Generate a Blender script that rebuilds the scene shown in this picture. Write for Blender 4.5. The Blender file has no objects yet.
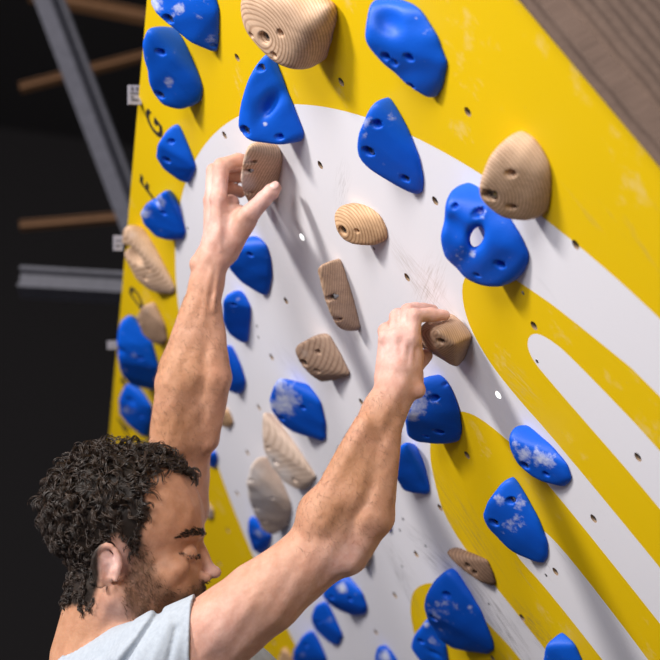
import bpy, bmesh, math, random, itertools
import numpy as np
from mathutils import Matrix, Vector
from mathutils.geometry import delaunay_2d_cdt

scene = bpy.context.scene
# ------------------------------------------------------------------ frames of reference
# board frame: x runs down the board, y to its right, z out of its face; the board overhangs by 40 degrees
OV = math.radians(40)
s40, c40 = math.sin(OV), math.cos(OV)
TOP_Z = 2.95
MW = Matrix(((0, 1, 0, 0), (s40, 0, -c40, 0), (-c40, 0, -s40, TOP_Z), (0, 0, 0, 1)))
MWn = np.array(MW)
CAM_R = np.array([[0.5730099, 0.13584348, -0.80821173],
                  [-0.76459979, 0.44363022, -0.46752474],
                  [0.29503697, 0.88585483, 0.3580704]])
U_, _, V_ = np.linalg.svd(CAM_R)
CAM_R = U_ @ V_
CAM_C = np.array([1.1409762, 2.1956496, 1.01988547])
FOC = 1922.32

# ------------------------------------------------------------------ camera
cd = bpy.data.cameras.new('camera')
cam = bpy.data.objects.new('camera', cd)
scene.collection.objects.link(cam)
rt = CAM_R.T
SIGHT = MW @ Matrix(((rt[0][0], rt[0][1], rt[0][2], CAM_C[0]),
                                (rt[1][0], rt[1][1], rt[1][2], CAM_C[1]),
                                (rt[2][0], rt[2][1], rt[2][2], CAM_C[2]), (0, 0, 0, 1)))
cam.matrix_world = SIGHT
cd.sensor_width = 36
cd.lens = FOC / 660 * 36
cd.clip_end = 60
cd.dof.use_dof = True
cd.dof.focus_distance = 2.50
cd.dof.aperture_fstop = 5.0
scene.camera = cam

# ------------------------------------------------------------------ light
world = bpy.data.worlds.new('gym_air')
scene.world = world
world.use_nodes = True
bg = world.node_tree.nodes['Background']
bg.inputs[0].default_value = (0.78, 0.76, 1.0, 1)
bg.inputs[1].default_value = 0.36


def area(name, pos_board, target_board, size, power, col):
    l = bpy.data.lights.new(name, 'AREA')
    l.shape = 'DISK'
    l.size = size
    l.energy = power
    l.color = col
    o = bpy.data.objects.new(name, l)
    scene.collection.objects.link(o)
    p = MW @ Vector(pos_board)
    t = MW @ Vector(target_board)
    o.location = p
    o.rotation_euler = (t - p).to_track_quat('-Z', 'Y').to_euler()
    return o


def lamp_at(direction, dist):
    d = np.array(direction, float)
    return tuple(np.array([0.35, -0.3, 0.0]) + dist * d / np.linalg.norm(d))


area('hall_lamp', lamp_at((-0.76, 0.46, 0.50), 3.3), (0.35, -0.3, 0.05), 0.48, 118, (1.0, 0.95, 0.89))
area('hall_window', lamp_at((-0.33, 0.80, 0.35), 4.4), (0.45, -0.3, 0.05), 1.7, 140, (1.0, 0.97, 0.95))

scene.view_settings.view_transform = 'Standard'
scene.view_settings.look = 'None'
scene.view_settings.gamma = 1
scene.view_settings.use_curve_mapping = False
scene.view_settings.exposure = 0.0

# ------------------------------------------------------------------ helpers
def unproj(px, py, h=0.0):
    """point at height h (m) off the board seen at a pixel"""
    d = CAM_R.T @ np.array([(px - 330) / FOC, (330 - py) / FOC, -1])
    s = (h - CAM_C[2]) / d[2]
    return CAM_C + s * d


def camray(px, py):
    d = CAM_R.T @ np.array([(px - 330) / FOC, (330 - py) / FOC, -1])
    return CAM_C, d / np.linalg.norm(d)


def project(P):
    c = (P - CAM_C) @ CAM_R.T
    return np.c_[330 + FOC * c[:, 0] / -c[:, 2], 330 - FOC * c[:, 1] / -c[:, 2]]


def link(o, parent=None):
    scene.collection.objects.link(o)
    if parent:
        o.parent = parent
    return o


def tag(o, label=None, cat=None, group=None, kind=None):
    if label: o['label'] = label
    if cat: o['category'] = cat
    if group: o['group'] = group
    if kind: o['kind'] = kind
    return o


def mesh_np(name, verts, faces, mats, smooth=True):
    me = bpy.data.meshes.new(name)
    verts = np.asarray(verts, dtype=np.float32)
    faces = np.asarray(faces, dtype=np.int32)
    n, k = faces.shape
    me.vertices.add(len(verts))
    me.vertices.foreach_set('co', verts.ravel())
    me.loops.add(n * k)
    me.loops.foreach_set('vertex_index', faces.ravel())
    me.polygons.add(n)
    me.polygons.foreach_set('loop_start', np.arange(0, n * k, k, dtype=np.int32))
    me.update(calc_edges=True)
    me.validate()
    if smooth:
        me.polygons.foreach_set('use_smooth', np.ones(len(me.polygons), dtype=bool))
    for m in (mats if isinstance(mats, (list, tuple)) else [mats]):
        me.materials.append(m)
    return me


def set_attr(me, name, vals):
    a = me.attributes.new(name, 'FLOAT', 'POINT')
    a.data.foreach_set('value', np.asarray(vals, dtype=np.float32))


def bm_obj(name, bm, mat, parent=None, smooth=False):
    me = bpy.data.meshes.new(name)
    bm.normal_update()
    bm.to_mesh(me)
    bm.free()
    for m in (mat if isinstance(mat, (list, tuple)) else [mat]):
        me.materials.append(m)
    if smooth:
        for p in me.polygons: p.use_smooth = True
    return link(bpy.data.objects.new(name, me), parent)


def add_box(bm, lo, hi, mi=0, mtx=None):
    vs = [bm.verts.new((x, y, z)) for x in (lo[0], hi[0]) for y in (lo[1], hi[1]) for z in (lo[2], hi[2])]
    for f in ((0, 1, 3, 2), (4, 6, 7, 5), (0, 4, 5, 1), (2, 3, 7, 6), (0, 2, 6, 4), (1, 5, 7, 3)):
        bm.faces.new([vs[i] for i in f]).material_index = mi
    if mtx: bmesh.ops.transform(bm, matrix=mtx, verts=vs)
    return vs


def surface_nets(D, origin, h):
    """vertices and quads of the zero surface of a sampled distance field"""
    S = D < 0
    nx, ny, nz = D.shape
    cnt = np.zeros((nx - 1, ny - 1, nz - 1), np.uint8)
    cs = list(itertools.product((0, 1), repeat=3))
    for a, b, c in cs:
        cnt += S[a:nx - 1 + a, b:ny - 1 + b, c:nz - 1 + c]
    I, J, K = np.nonzero((cnt > 0) & (cnt < 8))
    idx = -np.ones(cnt.shape, np.int32)
    idx[I, J, K] = np.arange(len(I))
    acc = np.zeros((len(I), 3)); w = np.zeros(len(I))
    val = {c: D[I + c[0], J + c[1], K + c[2]].astype(np.float64) for c in cs}
    for a in cs:
        for ax in range(3):
            if a[ax]: continue
            b = list(a); b[ax] = 1; b = tuple(b)
            da, db = val[a], val[b]
            m = (da < 0) != (db < 0)
            t = np.where(m, da / np.where(m, da - db, 1), 0)
            p = np.array(a, float)[None, :] + t[:, None] * (np.array(b) - np.array(a))[None, :]
            acc += p * m[:, None]; w += m
    V = (acc / w[:, None] + np.c_[I, J, K]) * h + np.array(origin)
    F = []
    for ax in range(3):
        o1, o2 = [(1, 2), (2, 0), (0, 1)][ax]
        sl0 = [slice(None)] * 3; sl1 = [slice(None)] * 3
        sl0[ax] = slice(0, -1); sl1[ax] = slice(1, None)
        s0, s1 = S[tuple(sl0)], S[tuple(sl1)]
        E = np.array(np.nonzero(s0 != s1)).T
        lim = np.array(cnt.shape)
        ok = (E[:, o1] > 0) & (E[:, o2] > 0) & (E[:, o1] < lim[o1]) & (E[:, o2] < lim[o2])
        E = E[ok]
        flip = s0[E[:, 0], E[:, 1], E[:, 2]]
        def g(d1, d2):
            q = E.copy(); q[:, o1] += d1; q[:, o2] += d2
            return idx[q[:, 0], q[:, 1], q[:, 2]]
        q = np.c_[g(-1, -1), g(0, -1), g(0, 0), g(-1, 0)]
        q[~flip] = q[~flip][:, ::-1]
        F.append(q)
    return V, np.concatenate(F)


# ------------------------------------------------------------------ materials
def new_mat(name):
    m = bpy.data.materials.new(name)
    m.use_nodes = True
    nt = m.node_tree
    b = nt.nodes['Principled BSDF']
    return m, nt, b


def N(nt, typ, **kw):
    n = nt.nodes.new(typ)
    for k, v in kw.items():
        if k.startswith('i_'):
            key = k[2:]
            key = int(key) if key.isdigit() else key.replace('_', ' ')
            n.inputs[key].default_value = v
        else:
            setattr(n, k, v)
    return n


def L(nt, a, b): nt.links.new(a, b)


def mix(nt, fac, a, b, blend='MIX'):
    n = nt.nodes.new('ShaderNodeMix')
    n.data_type = 'RGBA'; n.blend_type = blend
    for sock, v in ((n.inputs[0], fac), (n.inputs[6], a), (n.inputs[7], b)):
        if hasattr(v, 'links'): L(nt, v, sock)
        elif isinstance(v, (int, float)): sock.default_value = v
        else: sock.default_value = tuple(v) + ((1,) if len(v) == 3 else ())
    return n.outputs[2]


def ramp(nt, fac, stops):
    r = nt.nodes.new('ShaderNodeValToRGB')
    while len(r.color_ramp.elements) < len(stops): r.color_ramp.elements.new(0.5)
    for e, (p, c) in zip(r.color_ramp.elements, stops):
        e.position = p
        e.color = (c, c, c, 1) if isinstance(c, (int, float)) else tuple(c) + (1,)
    L(nt, fac, r.inputs[0])
    return r.outputs[0]


def noise(nt, vec, scale, detail=3, rough=0.5, dist=0.0):
    n = N(nt, 'ShaderNodeTexNoise')
    n.inputs['Scale'].default_value = scale
    n.inputs['Detail'].default_value = detail
    n.inputs['Roughness'].default_value = rough
    n.inputs['Distortion'].default_value = dist
    if vec is not None: L(nt, vec, n.inputs['Vector'])
    return n.outputs[0]


def math_n(nt, op, a, b=None):
    n = nt.nodes.new('ShaderNodeMath'); n.operation = op
    for i, v in enumerate((a, b)):
        if v is None: continue
        if hasattr(v, 'links'): L(nt, v, n.inputs[i])
        else: n.inputs[i].default_value = v
    return n.outputs[0]


def bump(nt, b, h, strength=0.2, dist=0.002):
    n = nt.nodes.new('ShaderNodeBump')
    n.inputs['Strength'].default_value = strength
    n.inputs['Distance'].default_value = dist
    L(nt, h, n.inputs['Height'])
    L(nt, n.outputs[0], b.inputs['Normal'])


def objco(nt): return nt.nodes.new('ShaderNodeTexCoord').outputs['Object']


def attr(nt, name):
    n = nt.nodes.new('ShaderNodeAttribute'); n.attribute_name = name
    return n.outputs['Fac']


def plain(name, col, rough=0.5, metal=0.0, var=0.12, scale=60):
    m, nt, b = new_mat(name)
    f = noise(nt, objco(nt), scale, 4)
    L(nt, mix(nt, ramp(nt, f, [(0.3, 0.0), (0.7, 1.0)]), tuple(c * (1 - var) for c in col), tuple(min(1, c * (1 + var)) for c in col)), b.inputs['Base Color'])
    b.inputs['Roughness'].default_value = rough
    b.inputs['Metallic'].default_value = metal
    return m


DIRT, DUST, FAINT = (0.10, 0.09, 0.10), (0.42, 0.37, 0.34), (0.35, 0.33, 0.34)
def _st(px, py, rx, ry, px2, py2, amt, col):
    a, b_ = unproj(px, py), unproj(px2, py2)
    return (a[0], a[1], rx, ry, math.atan2(b_[1] - a[1], b_[0] - a[0]), amt, col)


STAINS = [_st(424, 285, .09, .040, 437, 300, .75, DUST), _st(430, 290, .10, .035, 440, 262, .7, DUST), _st(412, 275, .09, .03, 426, 300, .5, DUST),
          _st(405, 585, .08, .030, 418, 612, .8, DIRT), _st(437, 560, .10, .05, 470, 590, .7, DIRT), _st(500, 622, .09, .06, 520, 650, .8, DIRT),
          _st(535, 628, .06, .05, 545, 640, .75, DIRT), _st(465, 522, .12, .07, 480, 545, .45, DIRT), _st(398, 560, .08, .05, 420, 590, .5, FAINT),
          _st(342, 185, .07, .02, 338, 205, .45, FAINT), _st(287, 362, .06, .05, 300, 380, .35, FAINT), _st(520, 385, .05, .04, 530, 395, .4, FAINT)]


def paint(name, col):
    m, nt, b = new_mat(name)
    oc = objco(nt)
    c = mix(nt, ramp(nt, noise(nt, oc, 3.0, 4), [(0.35, 0.0), (0.75, 0.35)]), col, tuple(x * 0.93 for x in col))
    # scuffs and rubber marks, each a dirt shape of its own
    mp = N(nt, 'ShaderNodeMapping'); mp.inputs['Scale'].default_value = (5, 26, 1); mp.inputs['Rotation'].default_value = (0, 0, 0.35)
    L(nt, oc, mp.inputs['Vector'])
    st = ramp(nt, noise(nt, mp.outputs[0], 1.0, 6, 0.65, 0.4), [(0.62, 0.0), (0.76, 1.0)])
    area_m = ramp(nt, noise(nt, oc, 1.7, 2), [(0.45, 0.0), (0.62, 1.0)])
    sp = N(nt, 'ShaderNodeSeparateXYZ'); L(nt, oc, sp.inputs[0])
    low = N(nt, 'ShaderNodeMapRange'); L(nt, sp.outputs[0], low.inputs[0])
    low.inputs[1].default_value = 0.40; low.inputs[2].default_value = 0.8; low.inputs[3].default_value = 0.15; low.inputs[4].default_value = 0.75
    f = math_n(nt, 'MULTIPLY', math_n(nt, 'MULTIPLY', st, area_m), low.outputs[0])
    c = mix(nt, f, c, (0.16, 0.15, 0.16))
    spk = ramp(nt, noise(nt, oc, 120, 2, 0.6), [(0.72, 0.0), (0.78, 0.45)])
    c = mix(nt, math_n(nt, 'MULTIPLY', spk, low.outputs[0]), c, (0.25, 0.23, 0.24))
    # rubbed-in boot and brush marks at their own places on the board
    for k_, (sx, sy, rx_, ry_, rot, amt, colr) in enumerate(STAINS):
        m1 = N(nt, 'ShaderNodeMapping'); m1.vector_type = 'TEXTURE'
        m1.inputs['Location'].default_value = (sx, sy, 0); m1.inputs['Rotation'].default_value = (0, 0, rot); m1.inputs['Scale'].default_value = (rx_, ry_, 1)
        L(nt, oc, m1.inputs['Vector'])
        ln_ = N(nt, 'ShaderNodeVectorMath', operation='LENGTH'); L(nt, m1.outputs[0], ln_.inputs[0])
        fall = ramp(nt, ln_.outputs['Value'], [(0.25, 1.0), (1.0, 0.0)])
        m2 = N(nt, 'ShaderNodeMapping'); m2.inputs['Scale'].default_value = (1.2, 7, 1); m2.inputs['Location'].default_value = (k_ * 3.1, k_ * 1.7, 0)
        L(nt, m1.outputs[0], m2.inputs['Vector'])
        stv = ramp(nt, noise(nt, m2.outputs[0], 1.6, 5, 0.65, 0.3), [(0.48, 0.0), (0.68, 1.0)])
        c = mix(nt, math_n(nt, 'MULTIPLY', math_n(nt, 'MULTIPLY', fall, stv), amt), c, colr)
    # pale chalk brushed on in patches
    ch = ramp(nt, noise(nt, oc, 9, 5, 0.7), [(0.60, 0.0), (0.80, 0.30)])
    c = mix(nt, ch, c, (0.80, 0.79, 0.80))
    L(nt, c, b.inputs['Base Color'])
    b.inputs['Roughness'].default_value = 0.6
    b.inputs['Specular IOR Level'].default_value = 0.22
    bump(nt, b, noise(nt, oc, 260, 2), 0.08, 0.001)
    return m


YELLOW = paint('yellow_wall_paint', (0.77, 0.51, 0.0005))
WHITE = paint('white_wall_paint', (0.79, 0.78, 0.83))


def blue_plastic():
    m, nt, b = new_mat('blue_polyurethane')
    oc = objco(nt)
    base = mix(nt, ramp(nt, noise(nt, oc, 14, 3), [(0.3, 0.0), (0.7, 1.0)]), (0.0005, 0.088, 0.60), (0.001, 0.112, 0.70))
    n1 = noise(nt, oc, 70, 6, 0.72)
    n2 = noise(nt, oc, 22, 3, 0.6)
    a = attr(nt, 'chalk')
    e = math_n(nt, 'ADD', math_n(nt, 'MULTIPLY', n1, 0.62), math_n(nt, 'MULTIPLY', n2, 0.38))
    thr = math_n(nt, 'SUBTRACT', math_n(nt, 'ADD', e, math_n(nt, 'MULTIPLY', a, 0.33)), 0.62)
    f = ramp(nt, math_n(nt, 'MULTIPLY', thr, 4.0), [(0.0, 0.0), (0.35, 0.35), (1.0, 0.85)])
    L(nt, mix(nt, f, base, (0.84, 0.87, 0.93)), b.inputs['Base Color'])
    b.inputs['Roughness'].default_value = 0.5
    b.inputs['Specular IOR Level'].default_value = 0.35
    bump(nt, b, noise(nt, oc, 420, 3), 0.25, 0.0012)
    return m


BLUE = blue_plastic()


def wood(name, light, dark, axis, period, tilt=(0, 0, 0), chalk=0.0):
    m, nt, b = new_mat(name)
    oc = objco(nt)
    mp = N(nt, 'ShaderNodeMapping'); mp.inputs['Rotation'].default_value = tilt
    L(nt, oc, mp.inputs['Vector'])
    v = mp.outputs[0]
    sp = N(nt, 'ShaderNodeSeparateXYZ'); L(nt, v, sp.inputs[0])
    co = attr(nt, 'layer') if axis == 'z' else sp.outputs['xyz'.index(axis)]
    wob = noise(nt, v, 9, 3)
    t = math_n(nt, 'ADD', math_n(nt, 'DIVIDE', co, period), math_n(nt, 'MULTIPLY', wob, 1.0))
    fr = math_n(nt, 'FRACT', t)
    line = ramp(nt, fr, [(0.0, 0.0), (0.45, 0.15), (0.72, 1.0), (0.86, 0.75), (1.0, 0.0)])
    # long fibres
    m2 = N(nt, 'ShaderNodeMapping')
    sc = [60, 60, 60]; sc[('xyz'.index(axis) + 1) % 3] = 6
    m2.inputs['Scale'].default_value = sc
    L(nt, v, m2.inputs['Vector'])
    fib = noise(nt, m2.outputs[0], 3, 4, 0.6)
    c = mix(nt, line, light, dark)
    c = mix(nt, ramp(nt, fib, [(0.4, 0.0), (0.75, 0.45)]), c, tuple(x * 0.62 for x in dark))
    big = ramp(nt, noise(nt, v, 24, 3), [(0.4, 0.0), (0.7, 0.35)])
    c = mix(nt, big, c, tuple(min(1, x * 1.15) for x in light))
    a = attr(nt, 'chalk')
    f = ramp(nt, math_n(nt, 'MULTIPLY', math_n(nt, 'ADD', a, chalk), math_n(nt, 'ADD', noise(nt, oc, 45, 5, 0.7), 0.3)), [(0.3, 0.0), (0.85, 0.75)])
    c = mix(nt, f, c, (0.74, 0.69, 0.67))
    L(nt, c, b.inputs['Base Color'])
    b.inputs['Roughness'].default_value = 0.62
    b.inputs['Specular IOR Level'].default_value = 0.25
    bump(nt, b, math_n(nt, 'SUBTRACT', fib, math_n(nt, 'MULTIPLY', line, 0.8)), 0.3, 0.0008)
    return m


PLY = wood('pale_layered_wood', (0.70, 0.49, 0.34), (0.35, 0.20, 0.12), 'z', 0.0042, (0.05, -0.05, 0))
PLYT = wood('tan_layered_wood', (0.66, 0.43, 0.25), (0.36, 0.19, 0.09), 'z', 0.0045, (0.05, 0.25, 0))
GRAIN = wood('brown_grained_wood', (0.52, 0.35, 0.24), (0.30, 0.18, 0.115), 'z', 0.0034, (0.25, 0.1, 0.0))
DUSTY = wood('chalky_grained_wood', (0.66, 0.51, 0.41), (0.46, 0.33, 0.25), 'z', 0.0045, (0.35, 0.1, -0.1), 0.3)
BROWNW = wood('grey_brown_wood', (0.38, 0.26, 0.19), (0.21, 0.13, 0.09), 'z', 0.0034, (0.25, 0.1, 0.0))
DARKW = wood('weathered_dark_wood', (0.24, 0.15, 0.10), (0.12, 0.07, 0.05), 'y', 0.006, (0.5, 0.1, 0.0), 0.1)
SIDEW = wood('greyed_side_timber', (0.20, 0.14, 0.11), (0.11, 0.075, 0.06), 'y', 0.02, (0, 0, 0))
STEEL = plain('dark_bolt_steel', (0.28, 0.28, 0.29), 0.3, 0.95)
NUT = plain('t_nut_steel', (0.30, 0.28, 0.26), 0.4, 0.9)
CAVITY = plain('dark_cavity', (0.02, 0.018, 0.016), 0.9)
INK = plain('black_marker_ink', (0.02, 0.016, 0.014), 0.6)
BACK = plain('bare_plywood_edge', (0.30, 0.20, 0.12), 0.7)

# ------------------------------------------------------------------ the board
X0, X1, Y0, Y1 = -0.216, 3.45, -1.84, 0.643


def smooth_poly(pts, n=2):
    p = [np.array(q, float) for q in pts]
    for _ in range(n):
        r = []
        for a, b in zip(p, p[1:] + p[:1]):
            r += [a * .75 + b * .25, a * .25 + b * .75]
        p = r
    return np.array(p)


def inside(poly, P):
    x, y = P[:, 0], P[:, 1]
    c = np.zeros(len(P), bool)
    j = len(poly) - 1
    for i in range(len(poly)):
        xi, yi = poly[i]; xj, yj = poly[j]
        c ^= ((yi > y) != (yj > y)) & (x < (xj - xi) * (y - yi) / (yj - yi + 1e-12) + xi)
        j = i
    return c


ang = np.linspace(0, 2 * np.pi, 240, endpoint=False)
MOON = np.c_[95.3 + 103.4 * np.cos(ang), -57 + 103.4 * np.sin(ang)]
S1 = smooth_poly([(62, 27.6), (58, 25.4), (52.5, 22.2), (48.6, 16), (48.2, 11), (51, 6.2), (56, 4.0), (62, 3.9), (70, 5.2), (100, 7), (122, 6), (122, 34), (80, 35)])
S1H = smooth_poly([(66, 22.5), (62.6, 21), (60.4, 19), (60.0, 16), (61.6, 14.0), (66, 14.2), (86, 16.5), (104, 16), (104, 25), (84, 26)])
S2 = smooth_poly([(68, -4.8), (62, -7.2), (57.5, -10.2), (54.8, -15), (53.0, -24), (54.5, -31), (57.5, -36), (61, -40.5), (67, -42), (77, -40.6), (122, -38), (122, -3), (90, -3.5)])
S2H = smooth_poly([(78, -13.5), (74, -15.5), (71.5, -20), (71.6, -26), (74.5, -27.8), (80, -26), (104, -25), (104, -13.5), (90, -13)])
S3 = smooth_poly([(84, -50), (76, -52.7), (69.5, -55.5), (65, -61), (62.9, -68), (62.6, -74), (65, -82), (72, -90), (84, -92), (122, -90), (122, -50)])
PAINT_POLYS = [MOON, S1, S1H, S2, S2H, S3]

verts2, edges2 = [], []


def loop2(pts):
    k = len(verts2)
    verts2.extend([tuple(p) for p in pts])
    n = len(pts)
    edges2.extend([(k + i, k + (i + 1) % n) for i in range(n)])


loop2([(X0 * 100, Y0 * 100), (X1 * 100, Y0 * 100), (X1 * 100, Y1 * 100), (X0 * 100, Y1 * 100)])
MOONC = MOON[(MOON[:, 1] > Y0 * 100 + .5) & (MOON[:, 1] < Y1 * 100 - .5)]
for P in PAINT_POLYS: loop2(P)
nodes = []
for i in range(0, 9):
    for j in range(-8, 3):
        p = project(np.array([[i * .2, j * .2, 0]]))[0]
        if 90 < p[0] < 690 and -40 < p[1] < 690 and i * .2 < 1.3: nodes.append((i * 20.0, j * 20.0))
HR = 0.62
circ = np.linspace(0, 2 * np.pi, 14, endpoint=False)
for nx_, ny_ in nodes: loop2(np.c_[nx_ + HR * np.cos(circ), ny_ + HR * np.sin(circ)])
cv, ce, cf, *_ = delaunay_2d_cdt([Vector(v) for v in verts2], edges2, [], 0, 1e-4)
cvn = np.array([tuple(v) for v in cv])
cen = np.array([cvn[list(f)].mean(0) for f in cf])
white = inside(MOON, cen) & ~(inside(S1, cen) & ~inside(S1H, cen)) & ~(inside(S2, cen) & ~inside(S2H, cen)) & ~inside(S3, cen)
nd = np.array(nodes)
hole = (np.min(np.hypot(cen[:, None, 0] - nd[None, :, 0], cen[:, None, 1] - nd[None, :, 1]), 1) < HR)
bm = bmesh.new()
bv = [bm.verts.new((v[0] / 100, v[1] / 100, 0)) for v in cvn]
for f, w_, h_ in zip(cf, white, hole):
    if h_: continue
    vs = [bv[i] for i in f]
    a, b_, c_ = (vs[i].co for i in range(3))
    if (b_ - a).cross(c_ - a).z < 0: vs = vs[::-1]
    bm.faces.new(vs).material_index = 1 if w_ else 0
T = 0.021
for nx_, ny_ in nodes:
    rings = []
    for z in (0, -T):
        rings.append([bm.verts.new((nx_ / 100 + HR / 100 * math.cos(a), ny_ / 100 + HR / 100 * math.sin(a), z)) for a in circ])
    for i in range(14):
        k = (i + 1) % 14
        bm.faces.new((rings[0][i], rings[0][k], rings[1][k], rings[1][i])).material_index = 2
    bm.faces.new(rings[1]).material_index = 3
cb = [[bm.verts.new((x, y, z)) for x, y in ((X0, Y0), (X1, Y0), (X1, Y1), (X0, Y1))] for z in (0, -T - .001)]
for i in range(4):
    k = (i + 1) % 4
    bm.faces.new((cb[0][i], cb[1][i], cb[1][k], cb[0][k])).material_index = 2
bm.faces.new(cb[1][::-1]).material_index = 2
bmesh.ops.remove_doubles(bm, verts=bm.verts, dist=1e-6)
wall = bm_obj('wall_front', bm, [YELLOW, WHITE, BACK, CAVITY])
wall.matrix_world = MW
tag(wall, kind='structure')

# steel t-nuts inside the holes
bm = bmesh.new()
for r0, r1, za, zb in ((.0058, .0045, -.003, -.003), (.0045, .0045, -.003, -.018)):
    a = [bm.verts.new((r0 * math.cos(t), r0 * math.sin(t), za)) for t in circ]
    b_ = [bm.verts.new((r1 * math.cos(t), r1 * math.sin(t), zb)) for t in circ]
    for i in range(14): bm.faces.new((a[i], a[(i + 1) % 14], b_[(i + 1) % 14], b_[i]))
first = bm_obj('t_nut', bm, NUT, wall, True)
for i, (nx_, ny_) in enumerate(nodes):
    o = first if i == 0 else link(first.copy(), wall)
    o.location = (nx_ / 100, ny_ / 100, 0)
# added glowing white domes for the brightness showing in two open holes
GLOWM, nt, b = new_mat('white_hole_glow')
b.inputs['Base Color'].default_value = (1, 1, 1, 1)
b.inputs['Emission Color'].default_value = (0.95, 0.97, 1, 1)
b.inputs['Emission Strength'].default_value = 1.4
for px, py in ((302, 237.5), (498, 396)):
    p = unproj(px, py)
    bm = bmesh.new()
    bmesh.ops.create_uvsphere(bm, u_segments=14, v_segments=8, radius=.0057)
    o = bm_obj('hole_glow', bm, GLOWM, wall, True)
    o.scale = (1, 1, .45)
    o.location = (round(p[0] / .2) * .2, round(p[1] / .2) * .2, -.0006)
# wood screws in the board
bm = bmesh.new()
bmesh.ops.create_uvsphere(bm, u_segments=10, v_segments=6, radius=.0028)
scr = bm_obj('screw', bm, STEEL, wall, True)
for i, (px, py) in enumerate([(374, 248.5), (257, 326), (258.5, 337), (403, 519), (400, 530), (425.5, 546), (546, 575), (187.5, 228), (523, 293), (537, 361), (489, 604), (402, 566)]):
    o = scr if i == 0 else link(scr.copy(), wall)
    p = unproj(px, py)
    o.scale = (1, 1, .35)
    o.location = (p[0], p[1], 0)
# column letters written along the top of the board
for k, ch in enumerate('ABCDEFGHIJK'):
    cu = bpy.data.curves.new('letter', 'FONT')
    cu.body = ch; cu.size = 0.064; cu.extrude = 0.0004; cu.offset = 0.0012; cu.align_x = 'CENTER'
    tmp = bpy.data.objects.new('letter', cu); link(tmp)
    bpy.context.view_layer.update()
    me = bpy.data.meshes.new_from_object(tmp.evaluated_get(bpy.context.evaluated_depsgraph_get()))
    bpy.data.objects.remove(tmp)
    me.materials.clear(); me.materials.append(INK)
    o = link(bpy.data.objects.new('column_letter', me), wall)
    o.matrix_local = Matrix(((0, -1, 0, -.147), (1, 0, 0, -1.6 + .2 * k), (0, 0, 1, .0004), (0, 0, 0, 1)))

# ------------------------------------------------------------------ climbing holds
def hull_planes(P):
    P = np.asarray(P)
    n = len(P)
    c = P.mean(0)
    T3 = np.array(list(itertools.combinations(range(n), 3)))
    a, b_, c3 = P[T3[:, 0]], P[T3[:, 1]], P[T3[:, 2]]
    nr = np.cross(b_ - a, c3 - a)
    ln = np.linalg.norm(nr, axis=1)
    ok = ln > 1e-9
    nr = nr[ok] / ln[ok, None]; a = a[ok]
    d = (nr * a).sum(1)
    sgn = np.sign((nr @ c) - d)
    nr = -nr * sgn[:, None]; d = -d * sgn
    ok = (nr @ P.T - d[:, None]).max(1) < 1e-6
    pl = np.c_[nr[ok], d[ok]]
    return np.unique(pl.round(5), axis=0)


def smin(a, b_, k):
    if k <= 0: return np.minimum(a, b_)
    h = np.clip(.5 + .5 * (b_ - a) / k, 0, 1)
    return b_ * (1 - h) + a * h - k * h * (1 - h)


HOLD_N = [0]


def blur(D, r):
    """three box passes of (fractional) radius r voxels along each axis"""
    n = int(math.floor(r)); fr = r - n
    for ax in range(3):
        for _ in range(3):
            pad = [(0, 0)] * 3; pad[ax] = (n + 1, n + 1)
            A = np.pad(D, pad, mode='reflect', reflect_type='odd')
            L0 = D.shape[ax]
            acc = 0
            for i in range(-n - 1, n + 2):
                wgt = 1.0 if abs(i) <= n else fr
                sl = [slice(None)] * 3; sl[ax] = slice(n + 1 + i, n + 1 + i + L0)
                acc = acc + wgt * A[tuple(sl)]
            D = acc / (2 * n + 1 + 2 * fr)
    return D


def bolt_mesh():
    bm = bmesh.new()
    n = 18
    ro, ri, top, dp = .0062, .0033, 0.0, -.004
    out = [bm.verts.new((ro * math.cos(2 * math.pi * i / n), ro * math.sin(2 * math.pi * i / n), top)) for i in range(n)]
    low = [bm.verts.new((v.co.x, v.co.y, -.012)) for v in out]
    def hexr(a):
        a = (a + math.pi / 6) % (math.pi / 3) - math.pi / 6
        return ri / math.cos(a)
    inn = [bm.verts.new((hexr(2 * math.pi * i / n) * math.cos(2 * math.pi * i / n), hexr(2 * math.pi * i / n) * math.sin(2 * math.pi * i / n), top)) for i in range(n)]
    bot = [bm.verts.new((v.co.x, v.co.y, dp)) for v in inn]
    for i in range(n):
        k = (i + 1) % n
        bm.faces.new((out[i], low[i], low[k], out[k]))
        bm.faces.new((out[k], inn[k], inn[i], out[i]))
        bm.faces.new((inn[k], bot[k], bot[i], inn[i]))
    bm.faces.new(bot)
    bm.faces.new(low[::-1])
    bm.normal_update()
    me = bpy.data.meshes.new('bolt')
    bm.to_mesh(me); bm.free()
    me.materials.append(STEEL)
    return me


BOLT = bolt_mesh()


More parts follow.
